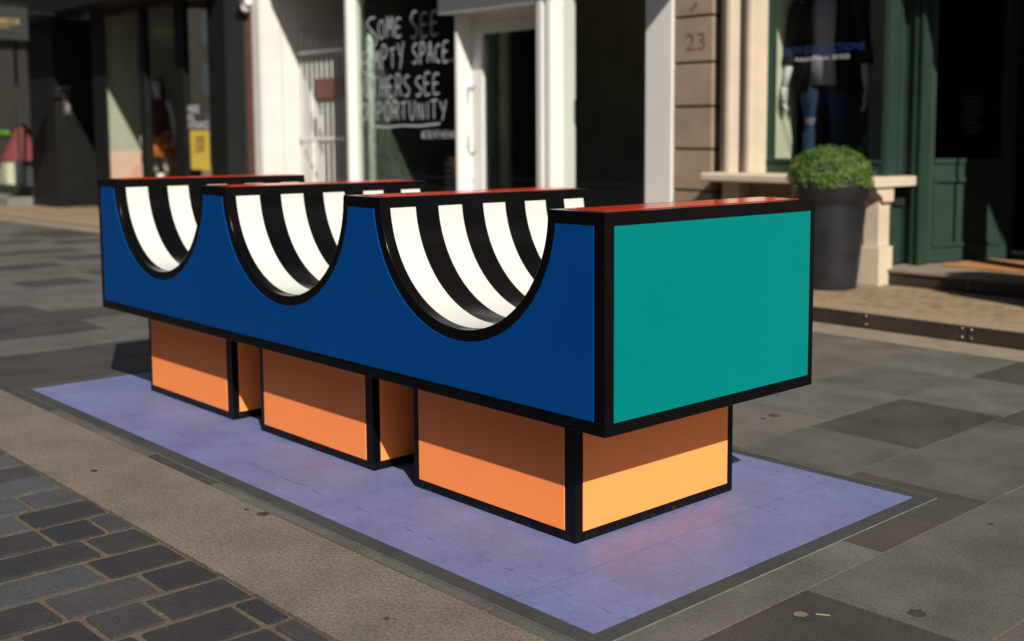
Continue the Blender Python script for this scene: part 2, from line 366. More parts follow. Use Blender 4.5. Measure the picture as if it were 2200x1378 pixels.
def hand(mb, p0, p1, h0, h1, words, Y, th):
    """handwritten line from p0=(x,z) to p1=(x,z) baseline with heights h0..h1"""
    n = sum(0.75 if ch == ' ' else (0.55 if ch in 'I.' else 1.0) for ch in words)
    L = p1[0] - p0[0]; adv = L / n; x = p0[0]
    for ch in words:
        wd = 0.75 if ch == ' ' else (0.55 if ch in 'I.' else 1.0)
        if ch != ' ':
            t = (x - p0[0]) / L; z = p0[1] + (p1[1] - p0[1]) * t; h = h0 + (h1 - h0) * t
            h *= random.uniform(.9, 1.1); z += random.uniform(-.02, .02) * h
            for pl in GL[ch]:
                q = []
                # smooth the polyline
                for i in range(len(pl) - 1):
                    for k in range(4):
                        a = pl[max(i - 1, 0)]; b = pl[i]; c = pl[i + 1]; d = pl[min(i + 2, len(pl) - 1)]; u = k / 4
                        q.append(tuple(.5 * (2 * b[j] + (-a[j] + c[j]) * u + (2 * a[j] - 5 * b[j] + 4 * c[j] - d[j]) * u * u + (-a[j] + 3 * b[j] - 3 * c[j] + d[j]) * u ** 3) for j in (0, 1)))
                q.append(pl[-1])
                w = adv * wd * 0.74
                P = [Vector((x + p[0] * w, z + p[1] * h)) for p in q]
                vs = []
                for i, p in enumerate(P):
                    d = (P[min(i + 1, len(P) - 1)] - P[max(i - 1, 0)]).normalized(); nn = Vector((-d.y, d.x)) * th / 2
                    vs.append((mb.bm.verts.new((p.x + nn.x, Y, p.y + nn.y)), mb.bm.verts.new((p.x - nn.x, Y, p.y - nn.y))))
                for a, b in zip(vs, vs[1:]): mb.bm.faces.new((a[0], b[0], b[1], a[1]))
        x += adv * wd

# ================================================================== GROUND
def sheet(name, x0, x1, y0, y1, z, m, nx=40, zoff=0.0):
    bm = bmesh.new(); rows = []
    for i in range(nx + 1):
        x = x0 + (x1 - x0) * i / nx
        rows.append((bm.verts.new((x, y0, zg(x) + z)), bm.verts.new((x, y1, zg(x) + z))))
    for a, b in zip(rows, rows[1:]): bm.faces.new((a[0], b[0], b[1], a[1]))
    me = bpy.data.meshes.new(name); bm.to_mesh(me); bm.free()
    o = link(name, me, m); tag(o, kind='structure'); return o
sheet('ground', -200, 200, -120, 120, -0.05, M['joint'], 200)

def stones(name, cells, gap, m, thick=0.004, bev=0.0, jitter=0.0):
    """cells: (x0,x1,y0,y1,colour); each stone is its own raised slab"""
    verts = []; faces = []; cols = []
    for x0, x1, y0, y1, c in cells:
        g = gap / 2 if not isinstance(gap, tuple) else None
        gx, gy = (gap[0] / 2, gap[1] / 2) if g is None else (g, g)
        X0, X1, Y0, Y1 = x0 + gx, x1 - gx, y0 + gy, y1 - gy
        j = lambda: random.uniform(-jitter, jitter)
        q = [(X0 + j(), Y0 + j()), (X1 + j(), Y0 + j()), (X1 + j(), Y1 + j()), (X0 + j(), Y1 + j())]
        dz = random.uniform(-0.0008, 0.0008) if bev == 0 else random.uniform(-.002, .002)
        b = len(verts)
        # rounded corners for setts
        if bev:
            ring = []
            for k, (px, py) in enumerate(q):
                cx = (X0 + X1) / 2; cy = (Y0 + Y1) / 2
                sx = 1 if px < cx else -1; sy = 1 if py < cy else -1
                a = [(px, py + sy * bev), (px + sx * bev * .3, py + sy * bev * .3), (px + sx * bev, py)]
                if k in (1, 3): a = a[::-1]
                ring += a
            top = [(px + (cx_ - px) * 0.0, py) for (px, py), cx_ in zip(ring, [0] * len(ring))]
            n = len(ring)
            inner = []
            cx = (X0 + X1) / 2; cy = (Y0 + Y1) / 2
            for px, py in ring:
                sx = 1 if px < cx else -1; sy = 1 if py < cy else -1
                inner.append((px + sx * bev * .5, py + sy * bev * .5))
            for px, py in ring: verts.append((px, py, zg(px) + dz - 0.012))
            for px, py in ring: verts.append((px, py, zg(px) + dz - 0.0018))
            for px, py in inner: verts.append((px, py, zg(px) + dz))
            faces.append([b + 2 * n + i for i in range(n)]); cols.append(c)
            for k in range(2):
                for i in range(n):
                    faces.append([b + k * n + i, b + k * n + (i + 1) % n, b + (k + 1) * n + (i + 1) % n, b + (k + 1) * n + i]); cols.append(c)
        else:
            for px, py in q: verts.append((px, py, zg(px) + dz))
            for px, py in q: verts.append((px, py, zg(px) + dz - thick - 0.003))
            faces.append([b, b + 1, b + 2, b + 3]); cols.append(c)
            for i in range(4): faces.append([b + i, b + 4 + i, b + 4 + (i + 1) % 4, b + (i + 1) % 4]); cols.append(c)
    me = bpy.data.meshes.new(name); me.from_pydata(verts, [], faces)
    at = me.attributes.new('stone', 'FLOAT_COLOR', 'FACE')
    for i, c in enumerate(cols): at.data[i].color = (*c, 1)
    bm = bmesh.new(); bm.from_mesh(me); bmesh.ops.recalc_face_normals(bm, faces=bm.faces); bm.to_mesh(me); bm.free()
    o = link(name, me, m); return tag(o, kind='structure')

LITE = (0.078, 0.074, 0.067); DARK = (0.036, 0.033, 0.030)
def stonecol(d):
    k = random.uniform(.86, 1.14); w_ = random.uniform(.97, 1.04)
    c = DARK if d else LITE
    return (c[0] * k * w_, c[1] * k, c[2] * k / w_)
cells = []
W_ = 0.517; k = -70
forced = {-1: [(0.5, .745, 0), (.745, 1.413, 1), (1.413, 2.5, 0)], -2: [(1.35, 1.85, 0), (1.85, 2.595, 1), (2.595, 3.3, 0)],
          0: [(-.385, .334, 1), (.334, 1.55, 0)]}
rs = random.Random(11)
for k in range(-48, 22):
    x0 = 0.447 + k * W_; x1 = x0 + W_
    f = forced.get(k)
    y = -0.385
    if f:
        if f[0][0] > y: cells.append((x0, x1, y, f[0][0], stonecol(0)))
        for a, b, d in f: cells.append((x0, x1, a, b, stonecol(d)))
        y = f[-1][1]
    last = 0
    while y < 3.86:
        L = rs.choice((.55, .65, .75, .95, 1.1)); y2 = min(y + L, 3.86)
        if 3.86 - y2 < .3: y2 = 3.86
        d = 1 if (rs.random() < (.42 if last == 0 else .12)) else 0
        last = d
        cells.append((x0, x1, y, y2, stonecol(d))); y = y2
stones('footway_paving', cells, (0.007, 0.0035), M['slab'])
sheet('paving_bed', -40, 14, -0.385, 4.3, -0.0035, M['joint'])
# tan granite channel strip and the sett carriageway
cells = []
x = -40 + 0.0
xj = [-0.387 + 1.25 * i for i in range(-30, 9)]
bm = bmesh.new()
cc = []
for a, b in zip(xj, xj[1:]): cc.append((a, b, -0.755, -0.3855, (1, 1, 1)))
o = stones('channel_strip', cc, (0.006, 0.002), M['concrete'])
sheet('channel_bed', -40, 14, -0.757, -0.385, -0.004, M['mortar'])
sheet('road_bed', -40, 14, -9.0, -0.757, -0.0055, M['mortar'])
cells = []; rs2 = random.Random(5)
pitch = 0.197
for k in range(-60, 40):
    x0 = -0.3858 + k * pitch; x1 = x0 + pitch
    y = -0.757; first = True
    while y > -6.0:
        L = rs2.choice((.16, .26, .30, .32, .36)) if not first else rs2.choice((.08, .17, .24, .34))
        first = False
        if x0 < -9 and y < -1.5: L *= 1
        y2 = y - L
        dk = rs2.random()
        if dk < .45: c = (0.024, 0.0225, 0.0215)
        elif dk < .75: c = (0.037, 0.0355, 0.034)
        else: c = (0.052, 0.053, 0.053)
        kk = rs2.uniform(.85, 1.15)
        cells.append((x0, x1, y2, y, tuple(v * kk for v in c)))
        y = y2
stones('sett_road', cells, (0.022, 0.018), M['cobble'], bev=0.009, jitter=0.003)

# stains and chewing gum trodden into the stones
def blot(x, y, r, z=0.0012):
    mb = bmesh.new(); n = 14; vs = []
    for i in range(n):
        t = 2 * math.pi * i / n; q = r * random.uniform(.75, 1.15)
        vs.append(mb.verts.new((x + q * math.cos(t), y + q * .9 * math.sin(t), z)))
    mb.faces.new(vs); return mb
mb = MB()
def Zp(px, py):
    d = ray(px, py); return EYE + d * ((0 - EYE.z) / d.z)
for px, py, r in ((203, 1012, .016), (565, 1105, .022), (530, 1095, .009), (1970, 1318, .026), (1662, 893, .03), (2128, 1127, .012), (22, 1047, .012), (1880, 905, .012), (830, 1330, .01), (1640, 900, .012)):
    p = Zp(px, py); mb.merge(blot(p.x, p.y, r))
tag(mb.build('stains', M['gum']), 'dark trodden stains scattered on the paving', 'stain', kind='stuff')
# a pale leaf and a straw of litter on the dark slab in front
p = Zp(1720, 1322); mb = MB(); b = blot(p.x, p.y, .02, .003); mb.merge(b)
tag(mb.build('dry_leaf', mat('dry_leaf', (.12, .10, .075), .8)), 'small dry brown leaf on the dark slab at the bottom right', 'leaf')
a, b2 = Zp(1752, 1322), Zp(1783, 1325); mb = MB(); mb.cyl(a + Vector((0, 0, .003)), b2 + Vector((0, 0, .003)), .0012, seg=6)
tag(mb.build('twig', mat('straw', (.35, .28, .16), .8)), 'thin pale twig on the dark slab at the bottom right', 'twig')

# ---------------------------------------------------------------- raised pavement by the shops
def pav_z(x): return 0.1 + zg(x) - (0.06 if x < -9 else 0.06 * max(0, (-6 - x) / 3) if x < -6 else 0)
def pavsheet(name, y0, y1, m, front=False, dz=0.0):
    bm = bmesh.new(); rows = []
    xs = [-40 + i * .5 for i in range(0, 109)]
    for x in xs:
        z = pav_z(x) + dz
        r = [bm.verts.new((x, y0, z)), bm.verts.new((x, y1, z))]
        if front: r.insert(0, bm.verts.new((x, y0, zg(x) - .02)))
        rows.append(r)
    for a, b in zip(rows, rows[1:]):
        for i in range(len(a) - 1): bm.faces.new((a[i], b[i], b[i + 1], a[i + 1]))
    me = bpy.data.meshes.new(name); bm.to_mesh(me); bm.free(); return tag(link(name, me, m), kind='structure')
pavsheet('pavement', 4.5, 8.0, M['settpave'])
pavsheet('kerb', 4.22, 4.5, M['grit'], True)
sheet('kerb_apron', -40, 14, 3.862, 4.22, 0.002, M['apron'])
# steel kerb plates
pj = [Zp(2077, 720).x * 0 + fx(2077, 4.2, 715)]
L_ = 1.9
plates = [(pj[0] - L_, pj[0]), (pj[0], pj[0] + L_), (pj[0] - 2 * L_, pj[0] - L_), (pj[0] - 3 * L_, pj[0] - 2 * L_)]
labs = ['dark steel kerb plate directly right of the bench and below the left planter', 'dark steel kerb plate at the right, in front of the green doorway',
        'dark steel kerb plate behind the near end of the bench', 'dark steel kerb plate behind the middle of the bench']
bx1 = fx(1861, 4.2, 690)
for i, (a, b) in enumerate(plates[:2]):
    t = empty('kerb_plate', ((a + b) / 2, 4.2, 0), labs[i], 'kerb plate', 'steel plates along the kerb')
    MB().box(a + .004, b - .004, 4.2, 4.218, .008, .104, .002).build('plate', M['steel'], t)
    for bxp in ([b - .03, bx1, a + .03] if i == 0 else [a + .03, a + .95, b - .03]):
        for zz in (.033, .085):
            MB().cyl((bxp, 4.203, zz), (bxp, 4.193, zz), .009, .006, 12).build('bolt', M['bolt'], t, True)

# ================================================================== PURPLE GROUND GRAPHIC
t = empty('ground_mat', (-1.7, .5, 0), 'flat purple rectangle with a dark border on the paving under the bench', 'ground mat')
MB().box(-3.745, .305, -.345, 1.325, .0020, .0040).build('border', M['border'], t)
MB().box(-3.686, .245, -.287, 1.268, .0042, .0055).build('purple_panel', M['purple'], t)
mb = MB()
for (x0, x1, y0, y1) in ((-3.7468, -3.7455, -.345, 1.325), (.3055, .3071, -.345, 1.325), (-3.745, .305, -.3468, -.3455), (-3.745, .305, 1.3255, 1.3268)):
    mb.box(x0, x1, y0, y1, .0015, .0046)
mb.build('cut_edge', M['edge'], t)

# ================================================================== THE BENCH
L, D, ZT, ZB = 3.4923, 1.0044, 1.038, 0.405
B = empty('bench', (-L / 2, D / 2, 0), 'long colourful block bench with scooped striped seats on three orange plinths', 'bench')
hump = [(-3.4923, -3.2611), (-2.4101, -2.1761), (-1.3093, -1.081), (-.2334, 0)]
arch = [((a[1] + b[0]) / 2, (b[0] - a[1]) / 2) for a, b in zip(hump, hump[1:])]
ED = 0.402; NS = 48
def archpts(c, a, d, top, n=NS, f0=0.0):
    return [(c - a * math.cos(math.pi * i / n), ZT - d * math.sin(math.pi * i / n)) for i in range(n + 1)]
prof = [(-L, ZB), (-L, ZT)]
for (c, a) in arch: prof += archpts(c, a, ED, ZT)
prof += [(0, ZT), (0, ZB)]
# body
bm = bmesh.new()
def fan(bm, y, flip):
    pass
# build front/back as column strips so the arches shade cleanly
def body_mesh():
    verts = []; faces = []; sm = []
    n = len(prof)
    top = prof[1:-1]
    for y in (0.0, D):
        for (x, z) in top: verts.append((x, y, z))
        for (x, z) in top: verts.append((x, y, ZB))
    m_ = len(top); F = lambda s, r, i: s * 2 * m_ + r * m_ + i
    for i in range(m_ - 1):
        if abs(top[i][0] - top[i + 1][0]) > 1e-6:
            faces.append((F(0, 1, i), F(0, 1, i + 1), F(0, 0, i + 1), F(0, 0, i))); sm.append(False)
            faces.append((F(1, 1, i + 1), F(1, 1, i), F(1, 0, i), F(1, 0, i + 1))); sm.append(False)
            faces.append((F(0, 1, i + 1), F(0, 1, i), F(1, 1, i), F(1, 1, i + 1))); sm.append(False)
        faces.append((F(0, 0, i), F(0, 0, i + 1), F(1, 0, i + 1), F(1, 0, i)))
        flat = abs(top[i][1] - ZT) < 1e-6 and abs(top[i + 1][1] - ZT) < 1e-6
        sm.append(not flat)
    faces.append((F(0, 1, 0), F(0, 0, 0), F(1, 0, 0), F(1, 1, 0))); sm.append(False)
    faces.append((F(0, 0, m_ - 1), F(0, 1, m_ - 1), F(1, 1, m_ - 1), F(1, 0, m_ - 1))); sm.append(False)
    me = bpy.data.meshes.new('body'); me.from_pydata(verts, [], faces)
    for p, s in zip(me.polygons, sm): p.use_smooth = s
    me.set_sharp_from_angle(angle=R(35))
    return me
body = link('body', body_mesh(), M['black'], B)
bv = body.modifiers.new('bevel', 'BEVEL'); bv.width = 0.0018; bv.segments = 2; bv.limit_method = 'ANGLE'; bv.angle_limit = R(40)
# side panels (blue), proud of the black body
BW = 0.0385
def side_panel(name, y_in, y_out):
    top = [(-L + BW + .005, ZT - BW)]
    for i, (c, a) in enumerate(arch):
        A = a + BW * .96; Dp = ED + BW * .96
        th0 = math.asin(BW / Dp)
        for k in range(NS + 1):
            th = th0 + (math.pi - 2 * th0) * k / NS
            top.append((c - A * math.cos(th), ZT - Dp * math.sin(th)))
    top.append((-BW - .005, ZT - BW))
    verts = []; faces = []
    m_ = len(top)
    zb = ZB + BW + .002
    for y in (y_in, y_out):
        for x, z in top: verts.append((x, y, z))
        for x, z in top: verts.append((x, y, zb))
    F = lambda s, r, i: s * 2 * m_ + r * m_ + i
    for i in range(m_ - 1):
        faces.append((F(1, 1, i), F(1, 1, i + 1), F(1, 0, i + 1), F(1, 0, i)))
        faces.append((F(1, 0, i), F(1, 0, i + 1), F(0, 0, i + 1), F(0, 0, i)))
        faces.append((F(1, 1, i + 1), F(1, 1, i), F(0, 1, i), F(0, 1, i + 1)))
    faces.append((F(1, 1, 0), F(1, 0, 0), F(0, 0, 0), F(0, 1, 0))); faces.append((F(1, 0, m_ - 1), F(1, 1, m_ - 1), F(0, 1, m_ - 1), F(0, 0, m_ - 1)))
    me = bpy.data.meshes.new(name); me.from_pydata(verts, [], faces)
    bm = bmesh.new(); bm.from_mesh(me); bmesh.ops.recalc_face_normals(bm, faces=bm.faces); bm.to_mesh(me); bm.free()
    return link(name, me, M['blue'], B)
side_panel('side_panel', -.0005, -.0045)
side_panel('side_panel', D + .0005, D + .0045)
MB().box(.0005, .0045, .033, .972, ZB + .038, ZT - .038, .001).build('end_panel', M['teal'], B)
MB().box(-L - .0045, -L - .0005, .033, .972, ZB + .038, ZT - .038, .001).build('end_panel', M['teal'], B)
for a, b in hump:
    MB().box(a + .04, b - .04, .04, D - .04, ZT + .0003, ZT + .0018, .0006).build('top_panel', M['red'], B)
# white stripes wrapping the scooped seats
def stripe(c, a, y0, y1):
    verts = []; faces = []; e = .0008
    A = a - e; Dp = ED - e; th0 = math.asin(.037 / Dp)
    for k in range(NS + 1):
        th = th0 + (math.pi - 2 * th0) * k / NS
        x = c - A * math.cos(th); z = ZT - Dp * math.sin(th)
        verts += [(x, y0, z), (x, y1, z)]
    for k in range(NS):
        i = 2 * k; faces.append((i, i + 2, i + 3, i + 1))
    me = bpy.data.meshes.new('seat_stripe'); me.from_pydata(verts, [], faces)
    for p in me.polygons: p.use_smooth = True
    return link('seat_stripe', me, M['white'], B)
for c, a in arch:
    for k in range(5): stripe(c, a, .040 + .2045 * k, .146 + .2045 * k)
# plinths
for x0, x1 in ((-1.073, -.2443), (-2.1637, -1.3274), (-3.248, -2.4101)):
    y0, y1 = .1195, .885; z0 = .0056; z1 = ZB - .0005
    p = MB().box(x0, x1, y0, y1, z0, z1, .002).build('plinth', M['plinth'], B)
    q = [('y', y0, -1), ('y', y1, 1), ('x', x0, -1), ('x', x1, 1)]
    for ax, v, s in q:
        mb = MB()
        if ax == 'y': mb.box(x0 + .034, x1 - .046, v + s * .0005, v + s * .0035, .039, .372, .0008)
        else: mb.box(v + s * .0005, v + s * .0035, y0 + .030, y1 - .033, .039, .372, .0008)
        mb.build('orange_panel', M['orange'], p)

# ================================================================== PLANTED POTS
def leafcloud(c, rx, rz, n, seed, base, sz, dome=True):
    rnd = random.Random(seed); verts = []; faces = []; mi = []
    for i in range(n):
        u = rnd.random(); th = rnd.uniform(0, 2 * math.pi); ph = math.acos(1 - u * 1.25)
        d = Vector((math.sin(ph) * math.cos(th), math.sin(ph) * math.sin(th), math.cos(ph)))
        nz = noise.noise(d * 4.2 + Vector((seed, 0, 0))); nz2 = noise.noise(d * 9 + Vector((seed, 3, 0)))
        r = rnd.random() ** .28 * (1 + .10 * nz + .06 * nz2 + rnd.uniform(-.03, .08))
        p = Vector((c[0] + d.x * rx * r, c[1] + d.y * rx * r, c[2] + d.z * rz * r))
        s = sz * rnd.uniform(.6, 1.25)
        nrm = (d + Vector((rnd.uniform(-.9, .9), rnd.uniform(-.9, .9), rnd.uniform(-.4, .9)))).normalized()
        t1 = nrm.orthogonal().normalized(); t1 = Matrix.Rotation(rnd.uniform(0, 6.28), 3, nrm) @ t1; t2 = nrm.cross(t1)
        b = len(verts)
        verts += [p - t1 * s, p + t2 * s * .42 + nrm * s * .1, p + t1 * s, p - t2 * s * .42 + nrm * s * .1]
        faces.append((b, b + 1, b + 2, b + 3)); mi.append(0 if rnd.random() < .55 + .5 * nz else 1)
    me = bpy.data.meshes.new('foliage'); me.from_pydata([tuple(v) for v in verts], [], faces)
    for p_, m_ in zip(me.polygons, mi): p_.material_index = m_
    return me
def planter(c, label, seed, n=42000):
    t = empty('potted_shrub', c, label, 'potted shrub', 'box shrubs in dark planters by the green doorway')
    z = 0
    MB().lathe(c, [(.195, 0.012), (.2, 0.0), (.21, .004), (.213, .03), (.228, .18), (.252, .42), (.272, .62), (.277, .66), (.290, .668), (.298, .775), (.300, .785), (.298, .795), (.284, .795), (.278, .76), (.27, .70)], 56).build('pot', M['pot'], t, True)
    MB().lathe(c, [(.272, .70), (.272, .735), (.1, .75)], 32).build('soil', M['soil'], t)
    me = leafcloud((c[0], c[1], c[2] + .832), .300, .238, n, seed, 0, .0098)
    f = link('foliage', me, [M['leaf'], M['leafdark']], t)
    mb = MB(); rnd = random.Random(seed)
    for i in range(36):
        a = rnd.uniform(0, 6.28); q = rnd.uniform(.05, .26)
        mb.cyl((c[0] + .08 * math.cos(a), c[1] + .08 * math.sin(a), c[2] + .74), (c[0] + q * math.cos(a), c[1] + q * math.sin(a), c[2] + .80 + .2 * math.sqrt(max(.05, 1 - (q / .34) ** 2))), .006, .002, 5)
    mb.build('stem', M['twig'], t)
planter((-2.70, 5.15, .1), 'clipped round box shrub in a tall charcoal pot below the window sill', 3)
planter((-.80, 5.30, .1), 'box shrub cut off by the right edge, only a few sprigs showing', 9, 20000)

# ================================================================== GREEN SHOP (sandstone front)
G = empty('green_shop', (-3.0, 5.6, 0.1), 'sandstone shop with dark green window frames and panelled doors', 'shop')
YS = 5.60; YG = 5.72; YP = 5.95; LIN = 2.86
xP0, xP1 = fx(1447, YS), fx(1530, YS)
# rusticated pier: courses with deep joints
mb = MB(); jz = [fz(1480, y, YS) for y in (410, 321, 230, 136, 37)]
zs = [.1 + .0, .1 + .33] + jz; zs = sorted(zs)
zs = [.1] + [z for z in zs if z > .12]; pitch_z = jz[1] - jz[0]
z = jz[-1] + 0
while z < 6: z += abs(pitch_z); zs.append(z)
for a, b in zip(zs, zs[1:]):
    mb.box(xP0, xP1, YS, YS + .45, a + .011, b - .011, .008)
mb.build('rusticated_pier', M['stone'], G)
MB().box(xP0 + .01, xP1 - .01, YS + .03, YS + .44, .1, 6).build('pier_core', mat('joint_stone', (.10, .075, .05), .9), G)  # core of darker stone behind the course joints
# carved street number on the pier
cn = text('carved_number', '23', M['letterdark'], (fx(1472, YS), YS - .001, fz(1472, 110, YS)), (fx(1514, YS), YS - .001, fz(1514, 107, YS)), .22, G, depth=.001)
mb = MB(); mb.cyl((fx(1484, YS, 22), YS + .001, fz(1484, 24, YS)), (fx(1498, YS, 6), YS + .001, fz(1498, 6, YS)), .008, .014, 8); mb.build('carved_stroke', M['letterdark'], G)
# dark slot then two moulded columns
xc0, xc1, xc2, xc3 = fx(1541, 5.55), fx(1579, 5.55), fx(1584, 5.55), fx(1621, 5.55)
MB().box(xP1 + .001, xc0 + .15, YS + .25, YS + .45, .1, 6).build('recess', M['stone'], G)
SZ = 0.935
def column(x0, x1, y0):
    w_ = x1 - x0; p = [(x0, y0 + .165), (x0, y0 + .06), (x0 + .1 * w_, y0 + .03), (x0 + .28 * w_, y0 + .02)]
    for i in range(7):
        t_ = math.pi * i / 6; p.append((x0 + w_ * (.55 - .22 * math.cos(t_)), y0 + .02 - .022 * math.sin(t_)))
    p += [(x0 + .85 * w_, y0 + .03), (x1, y0 + .05), (x1, y0 + .165)]
    MB().prism(p, 'z', SZ + .001, 6).build('moulded_column', M['stonepale'], G)
column(xc0, xc1, 5.55); column(xc2, xc3, 5.56)
# sill, panel beneath it, bracket and pedestal
gr0 = fx(1906, YG) - .035; ge = fx(1906, YG)
sx0, sx1 = fx(1506, 5.36, 380), fx(1936, 5.72, 380)
MB().prism([(5.36, SZ - .075), (5.35, SZ - .06), (5.35, SZ - .012), (5.37, SZ), (5.98, SZ), (5.98, SZ - .075)], 'x', sx0, sx1, bev=.005).build('window_sill', M['stonepale'], G)
MB().box(sx0 + .16, gr0 - .001, 5.66, 5.95, .12, SZ - .076).build('stall_riser', M['stone'], G)
px0, px1 = fx(1855, 5.50, 480), fx(1888, 5.50, 480)
mb = MB()
mb.prism([(5.40, SZ - .077), (5.42, SZ - .11), (5.49, SZ - .15), (5.51, SZ - .19), (5.66, SZ - .19), (5.66, SZ - .077)], 'x', px0 - .03, px1 + .03, bev=.003)
mb.build('sill_bracket', M['stonepale'], G)
MB().box(px0, px1, 5.50, 5.655, .40, SZ - .192, .006).build('pedestal', M['stonepale'], G)
MB().box(px0 - .03, px1 + .035, 5.46, 5.655, .1, .399, .006).build('pedestal_base', M['stonepale'], G)
# mirrored pedestal at the left end of the sill
MB().box(sx0 + .12, sx0 + .30, 5.50, 5.655, .1, SZ - .078, .006).build('pedestal', M['stonepale'], G)
# green window frame
gx0, gx1 = fx(1622, YG), fx(1650, YG)
gp0, gp1 = ge + .0, fx(1985, YP)
zt = LIN
def frame_strip(mb, x0, x1, y, z0, z1, steps):
    w_ = x1 - x0
    for i, (a, b, d) in enumerate(steps): mb.box(x0 + a * w_ + .0005, x0 + b * w_ - .0005, y + d, y + .12, z0, z1, .003)
mb = MB(); frame_strip(mb, gx0, gx1, YG, SZ + .002, zt, [(0, .3, 0), (.3, .62, .03), (.62, 1, .01)]); mb.build('window_frame', M['green'], G)
mb = MB(); mb.box(gr0, ge, YG - .005, YP + .1, .226, zt, .004); mb.box(ge + .0005, ge + .014, YG + .0, YG + .05, SZ + .003, zt, .004); mb.box(ge + .0005, ge + .010, YP - .06, YP - .03, SZ + .003, zt, .003); mb.build('bay_return', M['green'], G)
mb = MB(); frame_strip(mb, gp0 + .001, gp1, YP, .226, zt, [(0, .5, .03), (.5, .68, .0), (.68, .84, .02), (.84, 1, -.01)]); mb.build('door_pilaster', M['green'], G)
fb0, fb1 = SZ + .002, fz(1700, 341, YG)
mb = MB(); mb.box(gx1 + .001, gr0 - .001, YG + .005, YG + .11, fb0, fb1 - .03, .004); mb.box(gx1 + .001, gr0 - .001, YG - .012, YG + .09, fb1 - .029, fb1, .005); mb.build('bottom_rail', M['green'], G)
MB().box(gx1 + .001, gr0 - .001, YG, YG + .11, zt - .12, zt, .004).build('top_rail', M['green'], G)
MB().box(gx1 - .01, gr0 + .01, YG + .05, YG + .058, fb1 - .01, zt - .1).build('window_pane', M['glass'], G)
# display interior
cw = fx(1655, YG + .12) - .02
MB().box(cw - .05, cw, YG + .13, YG + .13 + .42, fb0, LIN + .1).build('display_side_wall', M['cream'], G)
mb = MB()
mb.box(cw - .05, -2.1, 7.9, 8.0, .2, 3.6); mb.box(gx0 - .3, gr0 + .06, YG + .121, 8.0, .7, fb0 - .002)
mb.box(gx0 - .35, gx0 - .3, YG + .2, 8, .2, 3.6); mb.box(cw - .06, .6, YG + .13, 8, 3.5, 3.56); mb.box(-.84, -.80, 6.5, 8, .1, 3.5); mb.box(-2.12, .6, 8.01, 8.06, .1, 3.6)
mb.build('interior', M['room'], G)
tx0, tx1 = aty(1681, 119, YG + .045), aty(1858, 106, YG + .045)
text('window_lettering', 'NEW COLLECTIONS', M['letterblue'], (tx0.x, YG + .045, tx0.z), (tx1.x, YG + .045, tx1.z), .088, G, depth=.0005)
tx0, tx1 = aty(1708, 133, YG + .045), aty(1825, 126, YG + .045)
text('window_lettering', 'Autumn/Winter 2019/20', M['letterwhite'], (tx0.x, YG + .045, tx0.z), (tx1.x, YG + .045, tx1.z), .056, G, bold=-.0005, depth=.0005)
# doorway: step, mats, open leaf
MB().box(fx(1890, 5.6, 600), .4, 5.60, 5.618, .108, .2, .002).build('step_plate', M['steel'], G)
mb = MB(); mb.prism([(fx(1890, 5.6, 600) - .03, 5.585), (.4, 5.585), (.4, 7.4), (fx(1890, 5.6, 600) - .03, 7.4)], 'z', .2015, .225, bev=.004); mb.build('door_step', M['apron'], G)
MB().box(-2.50, .4, 5.62, 7.3, .1, .2).build('step_core', M['stone'], G)
for bxp in (fx(1893, 5.6, 600), fx(2080, 5.6, 610)):
    for zz in (.13, .185): MB().cyl((bxp, 5.601, zz), (bxp, 5.591, zz), .008, .006, 10).build('bolt', M['bolt'], G, True)
MB().box(-2.25, -.9, 6.05, 6.75, .2258, .24).build('door_mat', M['coir'], G)
# open door leaf, hinged on the pilaster and swung inward
hx, hy = -2.47, 6.07; ang = math.atan2(6.90 - 6.07, -2.14 + 2.47); LW = .95
mt = Matrix.Translation((hx, hy, 0)) @ Matrix.Rotation(ang, 4, 'Z')
def leafpart(name, boxes, m, par):
    mb = MB()
    for (a, b, c, d, e, f, bv_) in boxes: mb.box(a, b, c, d, e, f, bv_)
    mb.bm.transform(mt); return mb.build(name, m, par)
z0 = .236
DR = leafpart('door', [(0, .12, -.022, .022, z0, 2.6, .003), (LW - .12, LW, -.022, .022, z0, 2.6, .003), (.12, LW - .12, -.022, .022, z0, z0 + .12, .003),
                       (.12, LW - .12, -.022, .022, .90, 1.06, .003), (.12, LW - .12, -.022, .022, 2.48, 2.6, .003), (.12, LW - .12, -.012, .012, z0 + .12, .9, 0),
                       (.12, LW - .12, -.034, -.023, z0 + .12, z0 + .155, .004), (.12, LW - .12, -.036, -.023, .88, .915, .004), (.12, LW - .12, -.036, -.023, 1.03, 1.07, .004),
                       (.12, .15, -.030, -.023, z0 + .155, .88, .003)], M['green'], G)
leafpart('door_pane', [(.12, LW - .12, -.004, .004, 1.06, 2.48, 0)], M['glass'], DR)
mb = MB(); 
for zz in (.5, 1.5, 2.3): MB().cyl((hx - .03, hy - .02, zz), (hx - .03, hy - .02, zz + .1), .011, seg=10).build('hinge', M['steel'], DR)
MB().cyl((-1.47, 6.0, 1.15), (-1.47, 6.0, 1.85), .013, seg=12).build('pull_handle', M['chrome'], G, True)
# faint notice on the door glass
mb = MB()
for i in range(9): mb.box(.42, .42 + random.uniform(.12, .2), -.008, -.006, 1.28 + i * .035, 1.288 + i * .035)
mb.bm.transform(mt); mb.build('opening_times', mat('faint_print', (.06, .06, .065), .8), DR)
# post and panel added to shade the open leaf; wall beyond the frame
mb = MB(); mb.box(-1.05, -.95, 5.90, 6.14, .226, 3.14); mb.build('door_post', M['green'], G)
MB().box(.75, 4.5, 5.62, 6.05, .1, 3.13).build('right_wall', M['stone'], G)
MB().box(-.95, -.85, 6.36, 7.4, .226, 3.13).build('leaf_shade_panel', M['green'], G)
